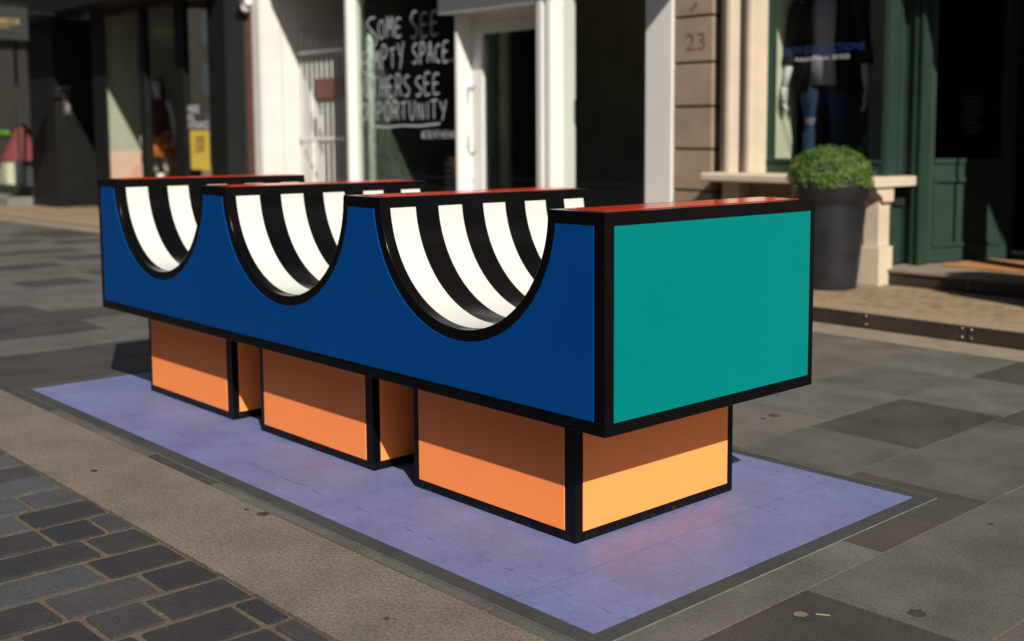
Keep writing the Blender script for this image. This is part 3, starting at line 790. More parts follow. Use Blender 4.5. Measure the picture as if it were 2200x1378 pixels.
# lintel and upper wall
MB().box(xP0, 12, 5.60, 8.1, 6.0, 9).build('upper_wall', M['stone'], G)
MB().box(xc0 - .1, 12, YS, 6.1, LIN, 5.999).build('fascia', M['green'], G)

# ------------------------------------------------ mannequins
def tube(mb, pts, seg=14, mi=0):
    """limb through (x,y,z,r) points, oriented along its path"""
    b = bmesh.new(); rings = []
    P = [Vector(p[:3]) for p in pts]
    for i, p in enumerate(pts):
        d = (P[min(i + 1, len(P) - 1)] - P[max(i - 1, 0)]).normalized()
        q = d.to_track_quat('Z', 'Y')
        rings.append([b.verts.new(P[i] + q @ Vector((p[3] * math.cos(2 * math.pi * k / seg), p[3] * math.sin(2 * math.pi * k / seg), 0))) for k in range(seg)])
    for A, C in zip(rings, rings[1:]):
        for k in range(seg): b.faces.new((A[k], A[(k + 1) % seg], C[(k + 1) % seg], C[k]))
    b.faces.new(rings[0][::-1]); b.faces.new(rings[-1]); bmesh.ops.recalc_face_normals(b, faces=b.faces); mb.merge(b, mi)
def handmesh(mb, wrist, side, s=1.0):
    """relaxed hanging hand: palm plus five curled fingers"""
    x, y, z = wrist
    mb.loft([((x, y, z + .01), .022 * s, .028 * s, 0), ((x, y - .003, z - .03 * s), .017 * s, .038 * s, 0), ((x, y - .006, z - .075 * s), .016 * s, .043 * s, 0), ((x - side * .003, y - .008, z - .10 * s), .013 * s, .04 * s, 0)], 16)
    for i, (off, ln) in enumerate(((-.034, .068), (-.012, .078), (.011, .074), (.032, .06))):
        fy = y - .008 + off * s; fz0 = z - .092 * s; l = ln * s
        tube(mb, [(x, fy, fz0, .0095 * s), (x - side * .004, fy, fz0 - l * .4, .009 * s), (x - side * .016, fy, fz0 - l * .75, .008 * s), (x - side * .034, fy, fz0 - l, .0065 * s)], 8)
    tube(mb, [(x, y - .03 * s, z - .025 * s, .011 * s), (x - side * .008, y - .055 * s, z - .055 * s, .010 * s), (x - side * .014, y - .062 * s, z - .09 * s, .008 * s), (x - side * .016, y - .06 * s, z - .105 * s, .006 * s)], 8)
def mannequin(c, rz, s, style, label):
    t = empty('mannequin', c, label, 'mannequin')
    T = Matrix.Translation(c) @ Matrix.Rotation(rz, 4, 'Z') @ Matrix.Scale(s, 4)
    def fin(mb, name, m, smooth=True):
        mb.bm.transform(T); return mb.build(name, m, t, smooth)
    mb = MB()   # one continuous white body
    mb.loft([((0, 0, .86), .15, .10, 0), ((0, 0, .95), .165, .11, 0), ((0, 0, 1.08), .13, .09, 0), ((0, 0, 1.28), .165, .105, 0), ((0, 0, 1.42), .175, .09, 0), ((0, 0, 1.48), .09, .06, 0), ((0, 0, 1.53), .052, .052, 0), ((0, -.01, 1.58), .052, .055, 0),
             ((0, -.02, 1.61), .062, .08, 0), ((0, -.02, 1.67), .074, .095, 0), ((0, -.015, 1.73), .077, .098, 0), ((0, -.01, 1.79), .06, .08, 0), ((0, -.01, 1.815), .02, .03, 0)], 24)
    mb.cyl((0, -.108, 1.66), (0, -.125, 1.655), .012, .006, 8)
    for sd in (-1, 1):
        tube(mb, [(sd * .155, 0, 1.43, .055), (sd * .20, .005, 1.38, .052), (sd * .235, .01, 1.22, .042), (sd * .262, .01, 1.10, .038), (sd * .285, -.02, .95, .032), (sd * .30, -.05, .84, .024)])
        handmesh(mb, (sd * .303, -.055, .83), sd, 1.0)
        tube(mb, [(sd * .09, 0, .92, .095), (sd * .095, 0, .75, .082), (sd * .10, 0, .50, .058), (sd * .10, .01, .30, .055), (sd * .10, .02, .10, .036), (sd * .10, .0, .04, .045)])
        mb.loft([((sd * .10, -.05, .0), .04, .11, 0), ((sd * .10, -.05, .03), .042, .11, 0), ((sd * .10, -.0, .07), .035, .05, 0)], 16)
    fin(mb, 'figure', M['skinwhite'])
    if style == 'man':
        mb = MB(); mb.loft([((0, 0, .85), .182, .128, 0), ((0, 0, 1.08), .155, .118, 0), ((0, 0, 1.28), .18, .122, 0), ((0, 0, 1.42), .185, .10, 0), ((0, 0, 1.49), .10, .07, 0)], 28); fin(mb, 'shirt', M['shirt'])
        mb = MB()   # jacket, open at the front
        b = bmesh.new(); rr = []
        for zz, rx, ry, op in ((.80, .232, .165, .46), (1.0, .212, .152, .42), (1.12, .20, .145, .40), (1.3, .215, .148, .40), (1.42, .215, .125, .42), (1.50, .12, .085, .5)):
            ring = []
            for k in range(31):
                a = -math.pi / 2 + op + (2 * math.pi - 2 * op) * k / 30
                ring.append(b.verts.new((rx * math.cos(a), ry * math.sin(a), zz)))
            rr.append(ring)
        for A, C in zip(rr, rr[1:]):
            for k in range(30): b.faces.new((A[k], A[k + 1], C[k + 1], C[k]))
        bmesh.ops.solidify(b, geom=b.faces[:], thickness=.008); mb.merge(b)
        for sd in (-1, 1): tube(mb, [(sd * .17, 0, 1.44, .075), (sd * .215, .005, 1.38, .07), (sd * .245, .01, 1.22, .06), (sd * .272, .008, 1.10, .055), (sd * .29, -.015, 1.0, .05)])
        fin(mb, 'jacket', M['jacket'])
        mb = MB()
        for sd in (-1, 1): tube(mb, [(sd * .075, 0, .96, .105), (sd * .092, 0, .86, .105), (sd * .097, 0, .75, .094), (sd * .10, 0, .50, .07), (sd * .10, .01, .30, .065), (sd * .10, .015, .10, .06)])
        fin(mb, 'jeans', M['jeans'])
    else:
        mb = MB(); mb.loft([((0, 0, .86), .185, .13, 0), ((0, 0, 1.08), .15, .11, 0), ((0, 0, 1.28), .18, .125, 0), ((0, 0, 1.42), .17, .10, 0), ((0, 0, 1.48), .10, .07, 0)], 28); fin(mb, 'pinafore', M['maroon'])
        mb = MB(); mb.loft([((0, 0, .50), .27, .22, 0), ((0, 0, .70), .235, .18, 0), ((0, 0, .87), .19, .135, 0)], 32); fin(mb, 'plaid_skirt', M['plaid'])
        mb = MB(); mb.loft([((0, .03, 1.45), .09, .05, 0), ((0, .03, 1.6), .105, .085, 0), ((0, .02, 1.72), .098, .105, 0), ((0, .01, 1.83), .06, .07, 0)], 20); fin(mb, 'hair', M['hair'])
        mb = MB(); mb.loft([((-.16, -.16, .78), .10, .04, 0), ((-.16, -.16, .90), .075, .035, 0), ((-.16, -.16, .95), .03, .02, 0)], 12); fin(mb, 'handbag', M['rose'])
    return t
mannequin((fx(1775, 6.22), 6.22, .68), R(24), 1.18, 'man', 'mannequin in an open black jacket and blue jeans behind the green-framed window')
# green glass bottles on the display floor, right of the mannequin
bi = 0
for px_, yy, h in ((1822, 6.25, .26), (1834, 6.32, .20), (1846, 6.22, .24), (1858, 6.3, .34)):
    bx_ = fx(px_, yy, 320)
    mb = MB(); mb.lathe((bx_, yy, fb0), [(.03, 0), (.032, .01), (.03, h * .55), (.012, h * .72), (.011, h)], 18)
    tag(mb.build('glass_bottle', M['greenglass'], None, True), ['dark green glass bottle nearest the mannequin on the window display floor', 'shortest green glass bottle in the window display', 'green glass bottle left of the tallest one in the window display', 'tallest green glass bottle at the right end of the window display'][bi], 'bottle', 'green bottles in the green shop window'); bi += 1

# ================================================================== WHITE SHOP
Wt = empty('white_shop', (-8.5, 5.65, 0.1), 'white rendered shop front with large dark windows and hand-painted glass', 'shop')
LW2 = 3.22
# right pilaster, projecting beyond the stone
wp0, wp1 = fx(1384, 5.56), fx(1434, 5.56)
MB().box(wp0, xP0 - .001, 5.575, 6.0, .1, 9, .006).build('pilaster', M['whitewall'], Wt)
# unseen box added so that its end cuts the light on that pilaster
MB().box(-4.86, -4.44, 5.28, 5.574, 2.69, 2.93, .004).build('pilaster_shade_box', M['whiteframe'], Wt)
# right window
g0, g1 = fx(1188, 5.66), wp0
MB().box(g0, g1, 5.80, 5.81, .45, LW2).build('window_pane', M['glass'], Wt)
MB().box(g0, g1, 5.76, 5.90, .1, .449, .004).build('stall_riser', M['whiteframe'], Wt)
# round-nosed mullion right of the door
m0, m1 = fx(1147, 5.66), fx(1188, 5.66)
p = [(m0, 5.97), (m0, 5.70), (m0 + .04, 5.66), (m0 + .12, 5.65), (m0 + .16, 5.675), (m0 + .2, 5.65), (m1 - .03, 5.655), (m1, 5.69), (m1, 5.97)]
MB().prism(p, 'z', .1, LW2).build('mullion', M['whiteframe'], Wt)
# door recess
YD = 5.97
dx0 = fx(990, YD); ds = fx(1036, YD, 250)
HD = fz(1090, 41, YD)
DW = MB().box(dx0, ds, YD, YD + .05, .12, HD, .004).build('door', M['whiteframe'], Wt)
mb = MB(); mb.box(ds + .0005, m0 - .04, YD + .001, YD + .049, HD - .13, HD, .004); mb.box(ds + .0005, m0 - .04, YD + .001, YD + .049, .12, .40, .004); mb.box(m0 - .039, m0 + .05, YD + .001, YD + .049, .12, HD, .004); mb.build('door_rail', M['whiteframe'], DW)
MB().box(ds, m0 - .02, YD + .02, YD + .028, .39, HD - .125).build('door_pane', M['glass'], DW)
hz0, hz1 = fz(1008, 325, YD - .06), fz(1008, 185, YD - .06); hxx = fx(1007, YD - .06, 250)
mb = MB(); tube(mb, [(hxx + .05, YD, hz1, .011), (hxx + .02, YD - .055, hz1 + .0, .011), (hxx, YD - .065, hz1 - .03, .011), (hxx, YD - .065, hz0 + .03, .011), (hxx + .02, YD - .055, hz0, .011), (hxx + .05, YD, hz0, .011)], 12)
mb.build('door_handle', M['chrome'], DW, True)
for yy in (124, 387): MB().cyl((fx(1018, YD, yy), YD + .001, fz(1018, yy, YD)), (fx(1018, YD, yy), YD - .012, fz(1018, yy, YD)), .017, .014, 14).build('door_lock', M['chrome'], DW, True)
HF = fz(1090, 14, 5.67)
MB().box(dx0 - .0, m0 - .001, 5.66, YD + .05, HF, LW2).build('door_head', M['whitewall'], Wt)
MB().box(dx0 - .02, m0 - .001, YD + .001, YD + .05, HD + .002, HF - .001).build('door_frame', M['whiteframe'], Wt)
MB().box(-8.1, -5.80, 5.40, 5.598, 3.10, 3.28, .004).build('door_shade_box', M['whiteframe'], Wt)  # unseen box added above to shade the door and its head
# left window with the writing
YW = 5.78
l0, l1 = fx(767, YW), fx(985, YW)
MB().box(l0, l1, YW, YW + .008, .45, LW2).build('window_pane', M['greenishglass'], Wt)
MB().box(l1 - .03, l1, YW - .02, YW + .19, .1, LW2, .004).build('corner_post', M['whiteframe'], Wt)
MB().box(l0, l1 - .031, 5.75, 5.86, .1, .449, .004).build('stall_riser', M['whiteframe'], Wt)
MB().box(fx(743, 5.66), l0 + .0, 5.66, 5.85, .1, LW2, .012).build('mullion', M['whiteframe'], Wt)
# handwriting
mb = MB(); YT = YW - .004
def hl(x0, yb0, x1, yb1, h0px, h1px, words, th=.018):
    a = aty(x0, yb0, YT); b = aty(x1, yb1, YT)
    h0 = aty(x0, yb0 - h0px, YT).z - a.z; h1 = aty(x1, yb1 - h1px, YT).z - b.z
    hand(mb, (a.x, a.z), (b.x, b.z), h0, h1, words, YT, th)
hl(813, 83, 868, 77, 43, 40, 'OME'); hl(882, 82, 948, 73, 54, 48, 'SEE')
hl(779, 158, 803, 154, 46, 44, 'E'); hl(803, 148, 872, 146, 44, 50, 'MPTY'); hl(886, 137, 978, 132, 44, 42, 'SPACE.')
hl(783, 208, 886, 208, 44, 44, 'OTHERS'); hl(893, 206, 950, 200, 44, 42, 'SEE')
hl(777, 258, 964, 256, 38, 38, 'OPPORTUNITY')
hl(906, 298, 984, 296, 15, 15, '@CREATIVEHUB', .010)
# the long first S and the underline
def stroke(pts, th):
    P = [aty(x, y, YT) for x, y in pts]; vs = []
    for i, p in enumerate(P):
        d = P[min(i + 1, len(P) - 1)] - P[max(i - 1, 0)]; n = Vector((-d.z, 0, d.x)).normalized() * th / 2
        vs.append((mb.bm.verts.new(p + n), mb.bm.verts.new(p - n)))
    for a, b in zip(vs, vs[1:]): mb.bm.faces.new((a[0], b[0], b[1], a[1]))
stroke([(806, 38), (797, 39), (790, 46), (789, 54), (795, 63), (805, 73), (810, 84), (808, 95), (802, 102)], .022)
stroke([(806, 272), (830, 274), (862, 270), (900, 271), (945, 266)], .02)
mb.build('painted_writing', M['paintwhite'], Wt)
# boards leaning just inside the glass
def inner(name, x0p, x1p, Y, z0, ytop, m, cat, label, grp=None, thick=.012):
    a, b = fx(x0p, Y), fx(x1p, Y)
    o = MB().box(a, b, Y, Y + thick, z0, fz((x0p + x1p) / 2, ytop, Y), .003).build(name, m)
    return tag(o, label, cat, grp)
inner('timber_board', 768, 779, 5.92, .13, 92, M['aqua'], 'board', 'aqua upright board just inside the white shop window', 'boards inside the white shop window')
inner('timber_board', 780, 787, 5.95, .13, 95, M['palegreen'], 'board', 'narrow yellow-green board just inside the white shop window', 'boards inside the white shop window')
a, b = aty(793, 76, 5.95), aty(802, 420, 5.95)
mb = MB(); tube(mb, [(a.x, 5.95, a.z + .02, .01), (a.x + .01, 5.95, a.z - .05, .045), (b.x, 5.95, .13, .055)], 10)
tag(mb.build('pale_pole', M['palewood'], None, True), 'pale rounded pole leaning inside the painted window', 'pole')
# interior and its contents
MB().box(fx(743, 5.66) - .05, fx(743, 5.66), 5.86, 9.2, .1, 3.6).build('interior_wall', mat('grey_green_wall', (.045, .052, .043), .9, .3, 2), Wt)
MB().box(fx(743, 5.66), wp0 + .2, 9.2, 9.3, .1, 3.6).build('back_wall', mat('bare_plaster', (.45, .43, .33), .9, .15, 2), Wt)
mb = MB(); mb.box(-13.3, wp0 + .2, 5.9, 9.2, 3.5, 3.55); mb.box(wp0 + .2, wp0 + .25, 6.0, 9.3, .1, 3.6); mb.box(fx(743, 5.66), wp0 + .2, 5.98, 9.2, .09, .125)
mb.build('interior', M['roomlight'], Wt)
def ipart(name, x0p, x1p, Y, z0, z1, col):
    MB().box(fx(x0p, Y), fx(x1p, Y), Y, Y + .06, z0, z1, .003).build(name, mat(name, col, .7, .1, 3), Wt)
ipart('inner_door_frame', 1052, 1064, 7.0, .13, 2.9, (.10, .12, .10)); ipart('inner_door_frame', 1065, 1090, 7.05, .13, 2.9, (.34, .36, .26))
ipart('inner_panel', 905, 945, 7.4, .13, 3.3, (.42, .46, .38)); ipart('inner_panel', 825, 900, 7.6, .13, 3.3, (.34, .39, .32))
# striped display board with an orange triangle
YB = 6.5
a0, a1, a2 = fx(955, YB, 370), fx(992, YB, 370), fx(1043, YB, 370); zt_ = fz(980, 338, YB)
t = empty('display_board', (a1, YB, .13), 'orange display board with a dark violet-striped side standing behind the white door', 'display board')
MB().box(a1, a2, YB, YB + .04, .13, zt_, .003).build('orange_panel', M['orangecard'], t)
MB().box(a0, a1 - .001, YB, YB + .04, .13, zt_, .003).build('dark_panel', M['blackwall'], t)
mb = MB(); z = .2
while z < zt_ - .05: mb.box(a0 + .03, a1 - .01, YB - .003, YB - .0005, z, z + .035); z += .075
mb.build('violet_stripe', M['violetcard'], t)
mb = MB(); mb.prism([(a0 + (a1 - a0) * .25, zt_), (a1, zt_), (a1, zt_ - .42)], 'y', YB - .008, YB - .004); mb.build('orange_triangle', M['orangecard'], t)
# left white pier with splayed return and the gated passage
q0, q1 = fx(541, 5.56), fx(564, 5.60)
MB().box(q0, q1, 5.58, 5.9, -.1, 3.3, .01).build('pier', M['whitewall'], Wt)
MB().box(q1 - .35, q1 - .001, 5.905, 7.6, -.1, 3.4).build('passage_wall', M['whitewall'], Wt)
MB().box(q1 - .001, q1 + .03, 5.60, 5.75, -.1, 3.3, .006).build('pier_moulding', M['whitewall'], Wt)
MB().box(q1 - .001, fx(743, 5.66) - .051, 7.4, 7.5, -.1, 3.4).build('passage_end', M['whitewall'], Wt)
MB().box(fx(527, 5.6), q0 - .002, 5.60, 5.9, -.15, 3.4).build('brick_strip', M['brick'], Wt)
# plaster scroll bracket at the head of the pier
mb = MB(); c = aty(522, 12, 5.5)
for i in range(9):
    a = i * .55; mb.cyl((c.x + .05 * math.cos(a) * (1 - i * .06), 5.50, c.z + .03 + .09 * math.sin(a) * (1 - i * .05)), (c.x + .05 * math.cos(a), 5.58, c.z + .03 + .09 * math.sin(a)), .05, .06, 10)
mb.cyl((c.x - .02, 5.48, c.z + .12), (c.x + .1, 5.48, c.z + .2), .07, .05, 12)
mb.build('scroll_bracket', M['whitewall'], Wt, True)
MB().box(fx(480, 5.6) + .0, xP0 - .002, 5.62, 9.3, 3.56, 9).build('upper_wall', M['whitewall'], Wt)
MB().box(q0, g1, 5.60, 5.95, LW2 + .08, 3.559).build('fascia', M['whiteframe'], Wt)
# spiked gate
YGt = 6.15
Gt = empty('spiked_gate', (fx(690, YGt), YGt, 0), 'white railing gate with spiked bars across the passage beside the painted window', 'gate')
gl, gr_ = fx(634, YGt), fx(741, YGt)
n = 10
for i in range(n):
    xx = gl + (i + .6) / n * (gr_ - gl); topz = fz(645, 60, YGt) - .035 * i if i < 7 else fz(645, 60, YGt) - .035 * (13 - i) 
    mb = MB(); mb.cyl((xx, YGt, -.05), (xx, YGt, topz - .08), .011, seg=8); mb.cyl((xx, YGt, topz - .08), (xx, YGt, topz), .014, .001, 8)
    mb.build('bar', M['whiteframe'], Gt)
for yy in (111, 298):
    zz = fz(690, yy, YGt); MB().box(gl, gr_, YGt - .018, YGt - .0115, zz - .022, zz + .022).build('rail', M['whiteframe'], Gt)
xa, xb = fx(678, YGt - .03), fx(741, YGt - .03)
MB().box(xa, xb, YGt - .034, YGt - .0185, fz(710, 212, YGt), fz(710, 168, YGt), .003).build('nameplate', M['nameplate'], Gt)
YM = 7.0
t = empty('meter_box', (fx(690, YM), YM, 2.9), 'grey wall-mounted meter box with a yellow sticker high in the passage', 'meter box')
MB().box(fx(672, YM), fx(706, YM), YM, YM + .38, fz(690, 48, YM), fz(690, -30, YM), .01).build('box', M['meter'], t)
MB().box(fx(687, YM), fx(698, YM), YM - .004, YM - .001, fz(690, 34, YM), fz(690, 16, YM)).build('sticker', M['yellow'], t)

# ================================================================== BLACK SHOP
K = empty('black_shop', (-15, 5.6, -.05), 'black-painted fashion shop front with tall narrow windows', 'shop')
YK = 5.62; ZL = -.15; ZH = 3.35
def kbox(name, x0p, x1p, Y, z0, z1, m, th=.15, par=K, bev=.004):
    return MB().box(fx(x0p, Y), fx(x1p, Y) - .002, Y, Y + th, z0, z1, bev).build(name, m, par)
kbox('corner_post', 200, 227, YK, ZL, ZH, M['darkgrey'], .03)
kbox('mullion', 300, 312, YK, ZL, ZH, M['darkgrey'], .1)
kbox('mullion', 378, 396, YK, ZL, ZH, M['darkgrey'], .1)
kbox('door_post', 449, 463, YK, ZL, ZH, M['darkgrey'], .1)
kbox('wall_panel', 463, 486, YK - .02, ZL, ZH, M['darkgrey'], .2)
kbox('wall_panel', 486, 527, YK - .06, ZL, ZH, M['slate'], .2)
kbox('window_pane', 227, 300, YK + .015, .15, ZH, M['glass'], .008, bev=0)
kbox('window_pane', 312, 378, YK + .05, .15, ZH, M['glass'], .008, bev=0)
kbox('door_pane', 396, 449, YK + .05, .0, ZH, M['glass'], .008, bev=0)
kbox('stall_riser', 227, 300, YK + .02, ZL, .149, M['blackwall'], .1); kbox('stall_riser', 312, 378, YK + .02, ZL, .149, M['blackwall'], .1)
kbox('top_rail', 201, 527, 5.58, fz(300, 18, YK), fz(300, 18, YK) + .6, M['blackwall'], .25)
# fascia hood that throws the shade line across the shop
MB().box(fx(60, 5.6) - .2, fx(486, YK), 5.08, 5.575, 3.30, 4.05).build('fascia', M['blackwall'], K)
MB().box(-26, fx(486, 5.6) - .002, 5.58, 9.3, 3.95, 9).build('upper_wall', M['darkgrey'], K)
# window display: sage screen on the left side with a pink base and disc
XS = fx(224, YK + .05)
MB().box(XS - .05, XS, YK + .04, 7.1, .1, 3.4).build('display_screen', M['sage'], K)
zz = fz(250, 325, 6.0)
MB().box(XS + .001, XS + .012, YK + .04, 7.1, .05, zz).build('pink_base', M['pink'], K)
MB().cyl((XS + .013, 6.35, zz - .48), (XS + .022, 6.35, zz - .48), .30, seg=36).build('pink_disc', M['pinkdisc'], K)
mb = MB(); mb.box(XS - .1, fx(527, 5.7), 9.0, 9.1, ZL, 3.6); mb.box(XS - .1, fx(527, 5.7), 5.9, 9.0, 3.5, 3.56); mb.box(fx(527, 5.7) - .02, fx(527, 5.7), 5.9, 9.0, ZL, 3.5); mb.box(XS - .1, fx(527, 5.7), 5.9, 9.0, -.2, .02)
mb.build('interior', mat('brown_interior', (.020, .017, .012), .9, .3, 2), K)
MB().box(fx(312, 7.4), fx(400, 7.4), 7.4, 7.45, .02, 3.4).build('back_screen', mat('brown_screen', (.035, .030, .022), .9, .2, 2), K)
# lettering
def ktext(body, x0p, x1p, y, size, m, bold=0.0, par=K, name='window_lettering'):
    Y = YK + .045; a, b = aty(x0p, y, Y), aty(x1p, y, Y)
    text(name, body, m, (a.x, Y, a.z), (b.x, Y, b.z), size, par, bold=bold, depth=.0005)
ktext('MAKE', 401, 428, 243, .17, M['letterwhite'], .002); ktext('AN', 402, 416, 260, .15, M['letterwhite'], .002); ktext('ENTRANCE', 402, 448, 277, .16, M['letterwhite'], .002)
ktext('JACOBI', 223, 262, 70, .16, M['lettergold'], .001); ktext('London', 232, 246, 76, .05, M['lettergold'])
Y = YK + .03
pa, pb = aty(408, 281, Y), aty(451, 366, Y)
P_ = MB().box(pa.x, pb.x - .02, Y + .002, Y + .008, pb.z, pa.z).build('sale_poster', M['yellow'], K)
a, b = aty(420, 309, Y), aty(440, 308, Y); text('poster_lettering', '20%', M['letterdark'], (a.x, Y, a.z), (b.x, Y, b.z), .16, P_, bold=.004, depth=.0005)
a, b = aty(420, 329, Y), aty(440, 328, Y); text('poster_lettering', 'OFF', M['letterdark'], (a.x, Y, a.z), (b.x, Y, b.z), .16, P_, bold=.004, depth=.0005)
mannequin((fx(340, 6.35), 6.35, .38), R(35), 1.0, 'woman', 'mannequin in a maroon top and red plaid skirt in the black shop window')
# display plinth with shoes and bag
YQ = 6.15
tag(MB().box(fx(318, YQ), fx(392, YQ), YQ - .1, YQ + .7, .02, .36, .004).build('display_table', mat('tan_wood', (.12, .09, .04), .7)), 'low tan wooden display platform under the plaid-skirted mannequin', 'display platform')
mb = MB(); xx = fx(350, 6.05); mb.loft([((xx, 6.08, .362), .10, .05, .6), ((xx, 6.08, .46), .085, .045, .6), ((xx, 6.08, .52), .03, .02, .6)], 14)
tag(mb.build('handbag', M['jacket'], None, True), 'small black handbag on the wooden platform by the mannequin feet', 'handbag')
mb = MB(); xx = fx(333, 6.05); mb.loft([((xx, 6.08, .362), .06, .09, .3), ((xx, 6.08, .44), .05, .05, .3), ((xx, 6.1, .62), .055, .055, .3)], 14)
tag(mb.build('boot', mat('white_leather', (.7, .68, .62), .5), None, True), 'white ankle boot on the wooden platform beside the black handbag', 'boot')
t = empty('clothes_rail', (fx(385, 6.7), 6.7, 0), 'wooden shelf unit right of the plaid-skirted mannequin', 'shelf unit')
MB().box(fx(352, 6.7), fx(392, 6.7), 6.7, 7.0, 1.06, 1.09, .003).build('shelf', mat('shelf_wood', (.16, .11, .06), .7), t)
MB().box(fx(390, 6.7), fx(392, 6.7) + .01, 6.7, 7.0, .02, 1.059, .003).build('upright', mat('shelf_upright', (.10, .07, .04), .7), t)
t.name = 'shelf_unit'

# recessed entrance left of it, with the entry phone
XR = fx(116, 5.6)
MB().box(fx(62, 5.6), XR, 5.6, 5.9, -.2, 3.3, .006).build('pilaster', M['darkgrey'], K)
MB().box(XR - .3, XR - .001, 5.905, 7.2, -.2, 3.3).build('recess_wall', M['darkgrey'], K)
MB().box(XR + .0, XR + .02, 5.95, 7.0, -.12, .02, .004).build('skirting', M['darkgrey'], K)
MB().box(XR - .3, fx(200, 5.6), 7.2, 7.3, -.2, 3.4).build('recess_door', M['blackwall'], K)
MB().box(fx(200, 5.6) + .0, fx(200, 5.6) + .08, 5.75, 7.2, -.2, 3.4).build('recess_side', M['blackwall'], K)
e0, e1 = atx(134, 195, XR), atx(152, 248, XR)
t = empty('entry_phone', (XR, e0.y, e1.z), 'slim metal entry phone with pale buttons on the dark recess wall', 'entry phone')
MB().box(XR + .001, XR + .03, e0.y, e1.y, e1.z, e0.z, .004).build('case', mat('phone_case', (.05, .045, .042), .4), t)
mb = MB(); 
for i in range(3):
    zc = atx(143, 226 + i * 5, XR).z; mb.box(XR + .031, XR + .034, e0.y + .35 * (e1.y - e0.y), e0.y + .75 * (e1.y - e0.y), zc - .008, zc + .008)
mb.build('button', mat('button_metal', (.5, .48, .44), .4), t)
a, b = atx(126, 190, XR), atx(151, 190, XR); text('plate_lettering', 'RESIDENCE', M['letterwhite'], (XR + .002, a.y, a.z), (XR + .002, b.y, a.z), .05, t, depth=.0005)

# projecting sign at far left
XG = -18.0
s0, s1 = atx(-20, 10, XG), atx(62, 88, XG)
t = empty('hanging_sign', (XG, s1.y, s1.z), 'dark grey-green projecting sign with faded gold lettering, top left', 'shop sign')
MB().box(XG - .08, XG, s0.y - .3, s1.y, s1.z, s0.z, .006).build('board', M['slate'], t)
MB().box(XG - .09, XG + .01, s0.y - .31, s1.y + .01, s0.z + .001, s0.z + .05, .004).build('top_rail', M['darkgrey'], t)
MB().box(XG - .05, XG - .03, s1.y + .001, 5.57, s0.z - .1, s0.z - .06).build('arm', M['blackwall'], t)
a, b = atx(-8, 50, XG), atx(42, 50, XG); text('sign_lettering', 'ARCUS', M['lettergold'], (XG + .001, a.y, a.z), (XG + .001, b.y, a.z), .13, t, depth=.0005)
a, b = atx(-8, 59, XG), atx(20, 59, XG); text('sign_lettering', 'LONDON', M['lettergold'], (XG + .001, a.y, a.z), (XG + .001, b.y, a.z), .05, t, depth=.0005)

# ================================================================== LEFTMOST SHOP
H = empty('corner_shop', (-23, 5.6, -.1), 'dark shop front at the far left with a grey step and a glazed display', 'shop')
xe = fx(62, 5.6)
MB().box(xe - 6, xe - .001, 5.66, 5.67, .25, 3.2).build('window_pane', M['glass'], H)
MB().box(xe - 6, xe - .001, 5.62, 5.80, -.2, .249, .01).build('stall_riser', M['slate'], H)
MB().box(xe - 6, xe - .001, 5.58, 5.85, 3.2, 3.949).build('fascia', M['blackwall'], H)
xm = fx(41, 5.64, 300)
MB().box(xm - .03, xm + .03, 5.62, 5.66, .25, 3.2).build('mullion', M['slate'], H)
mb = MB(); mb.box(xe - 7, xe - .3, 8.6, 8.7, -.2, 3.5); mb.box(xe - .3, xe - .25, 5.9, 8.6, -.2, 3.5); mb.box(xe - 7, xe - .3, 5.9, 8.6, 3.3, 3.35); mb.box(xe - 6, xe - .3, 5.81, 8.6, -.2, .02)
mb.build('interior', M['room'], H)
MB().box(xe - 5, xe - .05, 5.15, 5.61, -.2, .07, .012).build('front_step', mat('grey_step', (.14, .135, .125), .8, .15, 4, bump=.2), H)
c = aty(18, 282, 6.6); mb = MB(); mb.lathe((c.x, 6.6, c.z - .15), [(.03, -.02), (.18, 0), (.27, .08), (.26, .16), (.22, .16), (.14, .06), (.02, .03)], 24)
t = empty('lime_stool', (c.x, 6.6, .02), 'bright green moulded stool in the leftmost shop window', 'stool')
mb.build('seat', M['lime'], t, True); MB().cyl((c.x + .05, 6.6, .02), (c.x + .05, 6.6, c.z - .16), .025).build('leg', M['lime'], t)
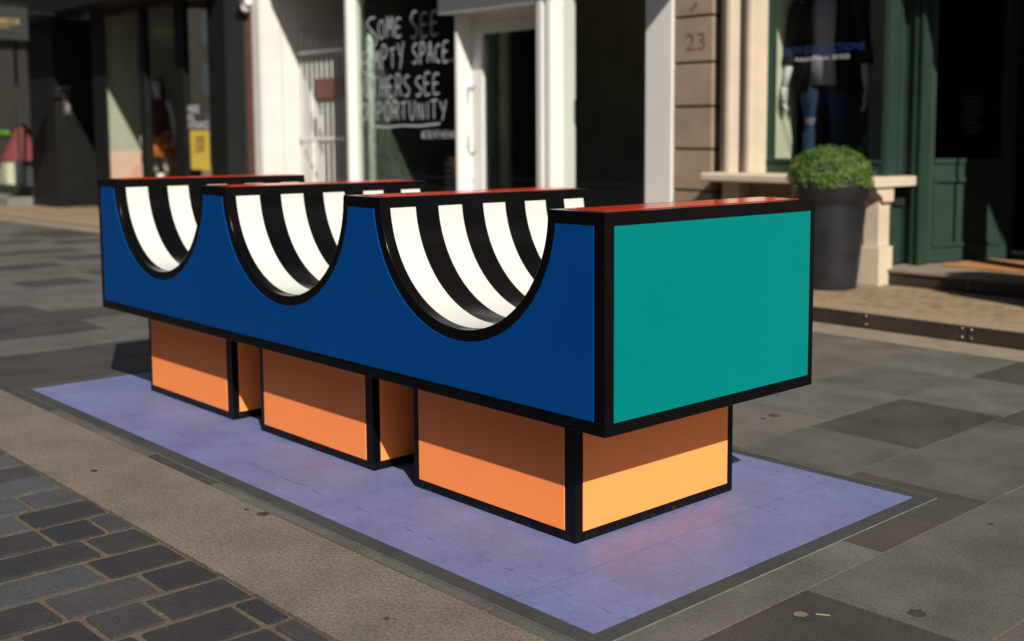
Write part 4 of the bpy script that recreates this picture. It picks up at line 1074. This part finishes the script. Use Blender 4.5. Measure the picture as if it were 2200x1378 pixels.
c = aty(52, 340, 6.1); mb = MB(); mb.lathe((c.x, 6.1, c.z - .05), [(.46, 0), (.40, .05), (.16, .62), (.04, .74)], 28)
tag(mb.build('rose_lampshade', M['rose'], None, True), 'rose-pink cone-shaped shade in the leftmost shop window', 'lampshade')
for i, (xp0, xp1, yt, Yq) in enumerate(((4, 22, 330, 6.4), (23, 42, 336, 6.3), (43, 68, 358, 6.0))):
    tag(MB().box(fx(xp0, Yq), fx(xp1, Yq), Yq, Yq + .4, .02, fz((xp0 + xp1) / 2, yt, Yq), .004).build('display_block', M['greybox']),
        ['blue-grey display block below the green stool', 'blue-grey display block between the green stool and the rose shade', 'lowest blue-grey display block beside the dark pilaster'][i], 'display block', 'grey blocks in the leftmost shop window')
tag(MB().box(fx(-6, 6.2), fx(6, 6.2), 6.2, 6.5, .02, fz(0, 350, 6.2), .004).build('paper_bag', mat('cream_paper', (.62, .58, .42), .8)), 'pale cream box at the left edge in the leftmost shop window', 'box')

V = empty('reflection_block', (-62, 0, 0), 'tall dark brick block added past the far left to darken the glass reflections', 'building')
MB().box(-75, -62, -40, 40, -1, 12).build('wall', mat('dark_brick', (.016, .013, .011), .9, .3, 2), V)  # unseen block added to keep bright sky out of the shop glass
mb = MB()
for i in range(16):
    for j in range(4): mb.box(-61.99, -61.95, -38 + i * 4.8, -36 + i * 4.8, .6 + j * 2.9, 2.5 + j * 2.9)
mb.build('window', M['oppglass'], V)
# ================================================================== FAR SIDE OF THE STREET (seen only in reflections)
O = empty('brick_terrace', (-10, -12, 0), 'plain brick terrace across the street, reflected in the shop glass', 'building')
MB().box(-60, 16, -20, -12, -.6, 9).build('wall', M['oppbrick'], O)
mb = MB()
for i in range(22):
    for j in range(3): mb.box(-56 + i * 3.2, -54.4 + i * 3.2, -11.99, -11.95, 1.0 + j * 2.8, 2.8 + j * 2.8)
mb.build('window', M['oppglass'], O)
MB().box(-60, 16, -11.9, -6.5, -.3, .02).build('front_terrace', M['apron'], O)
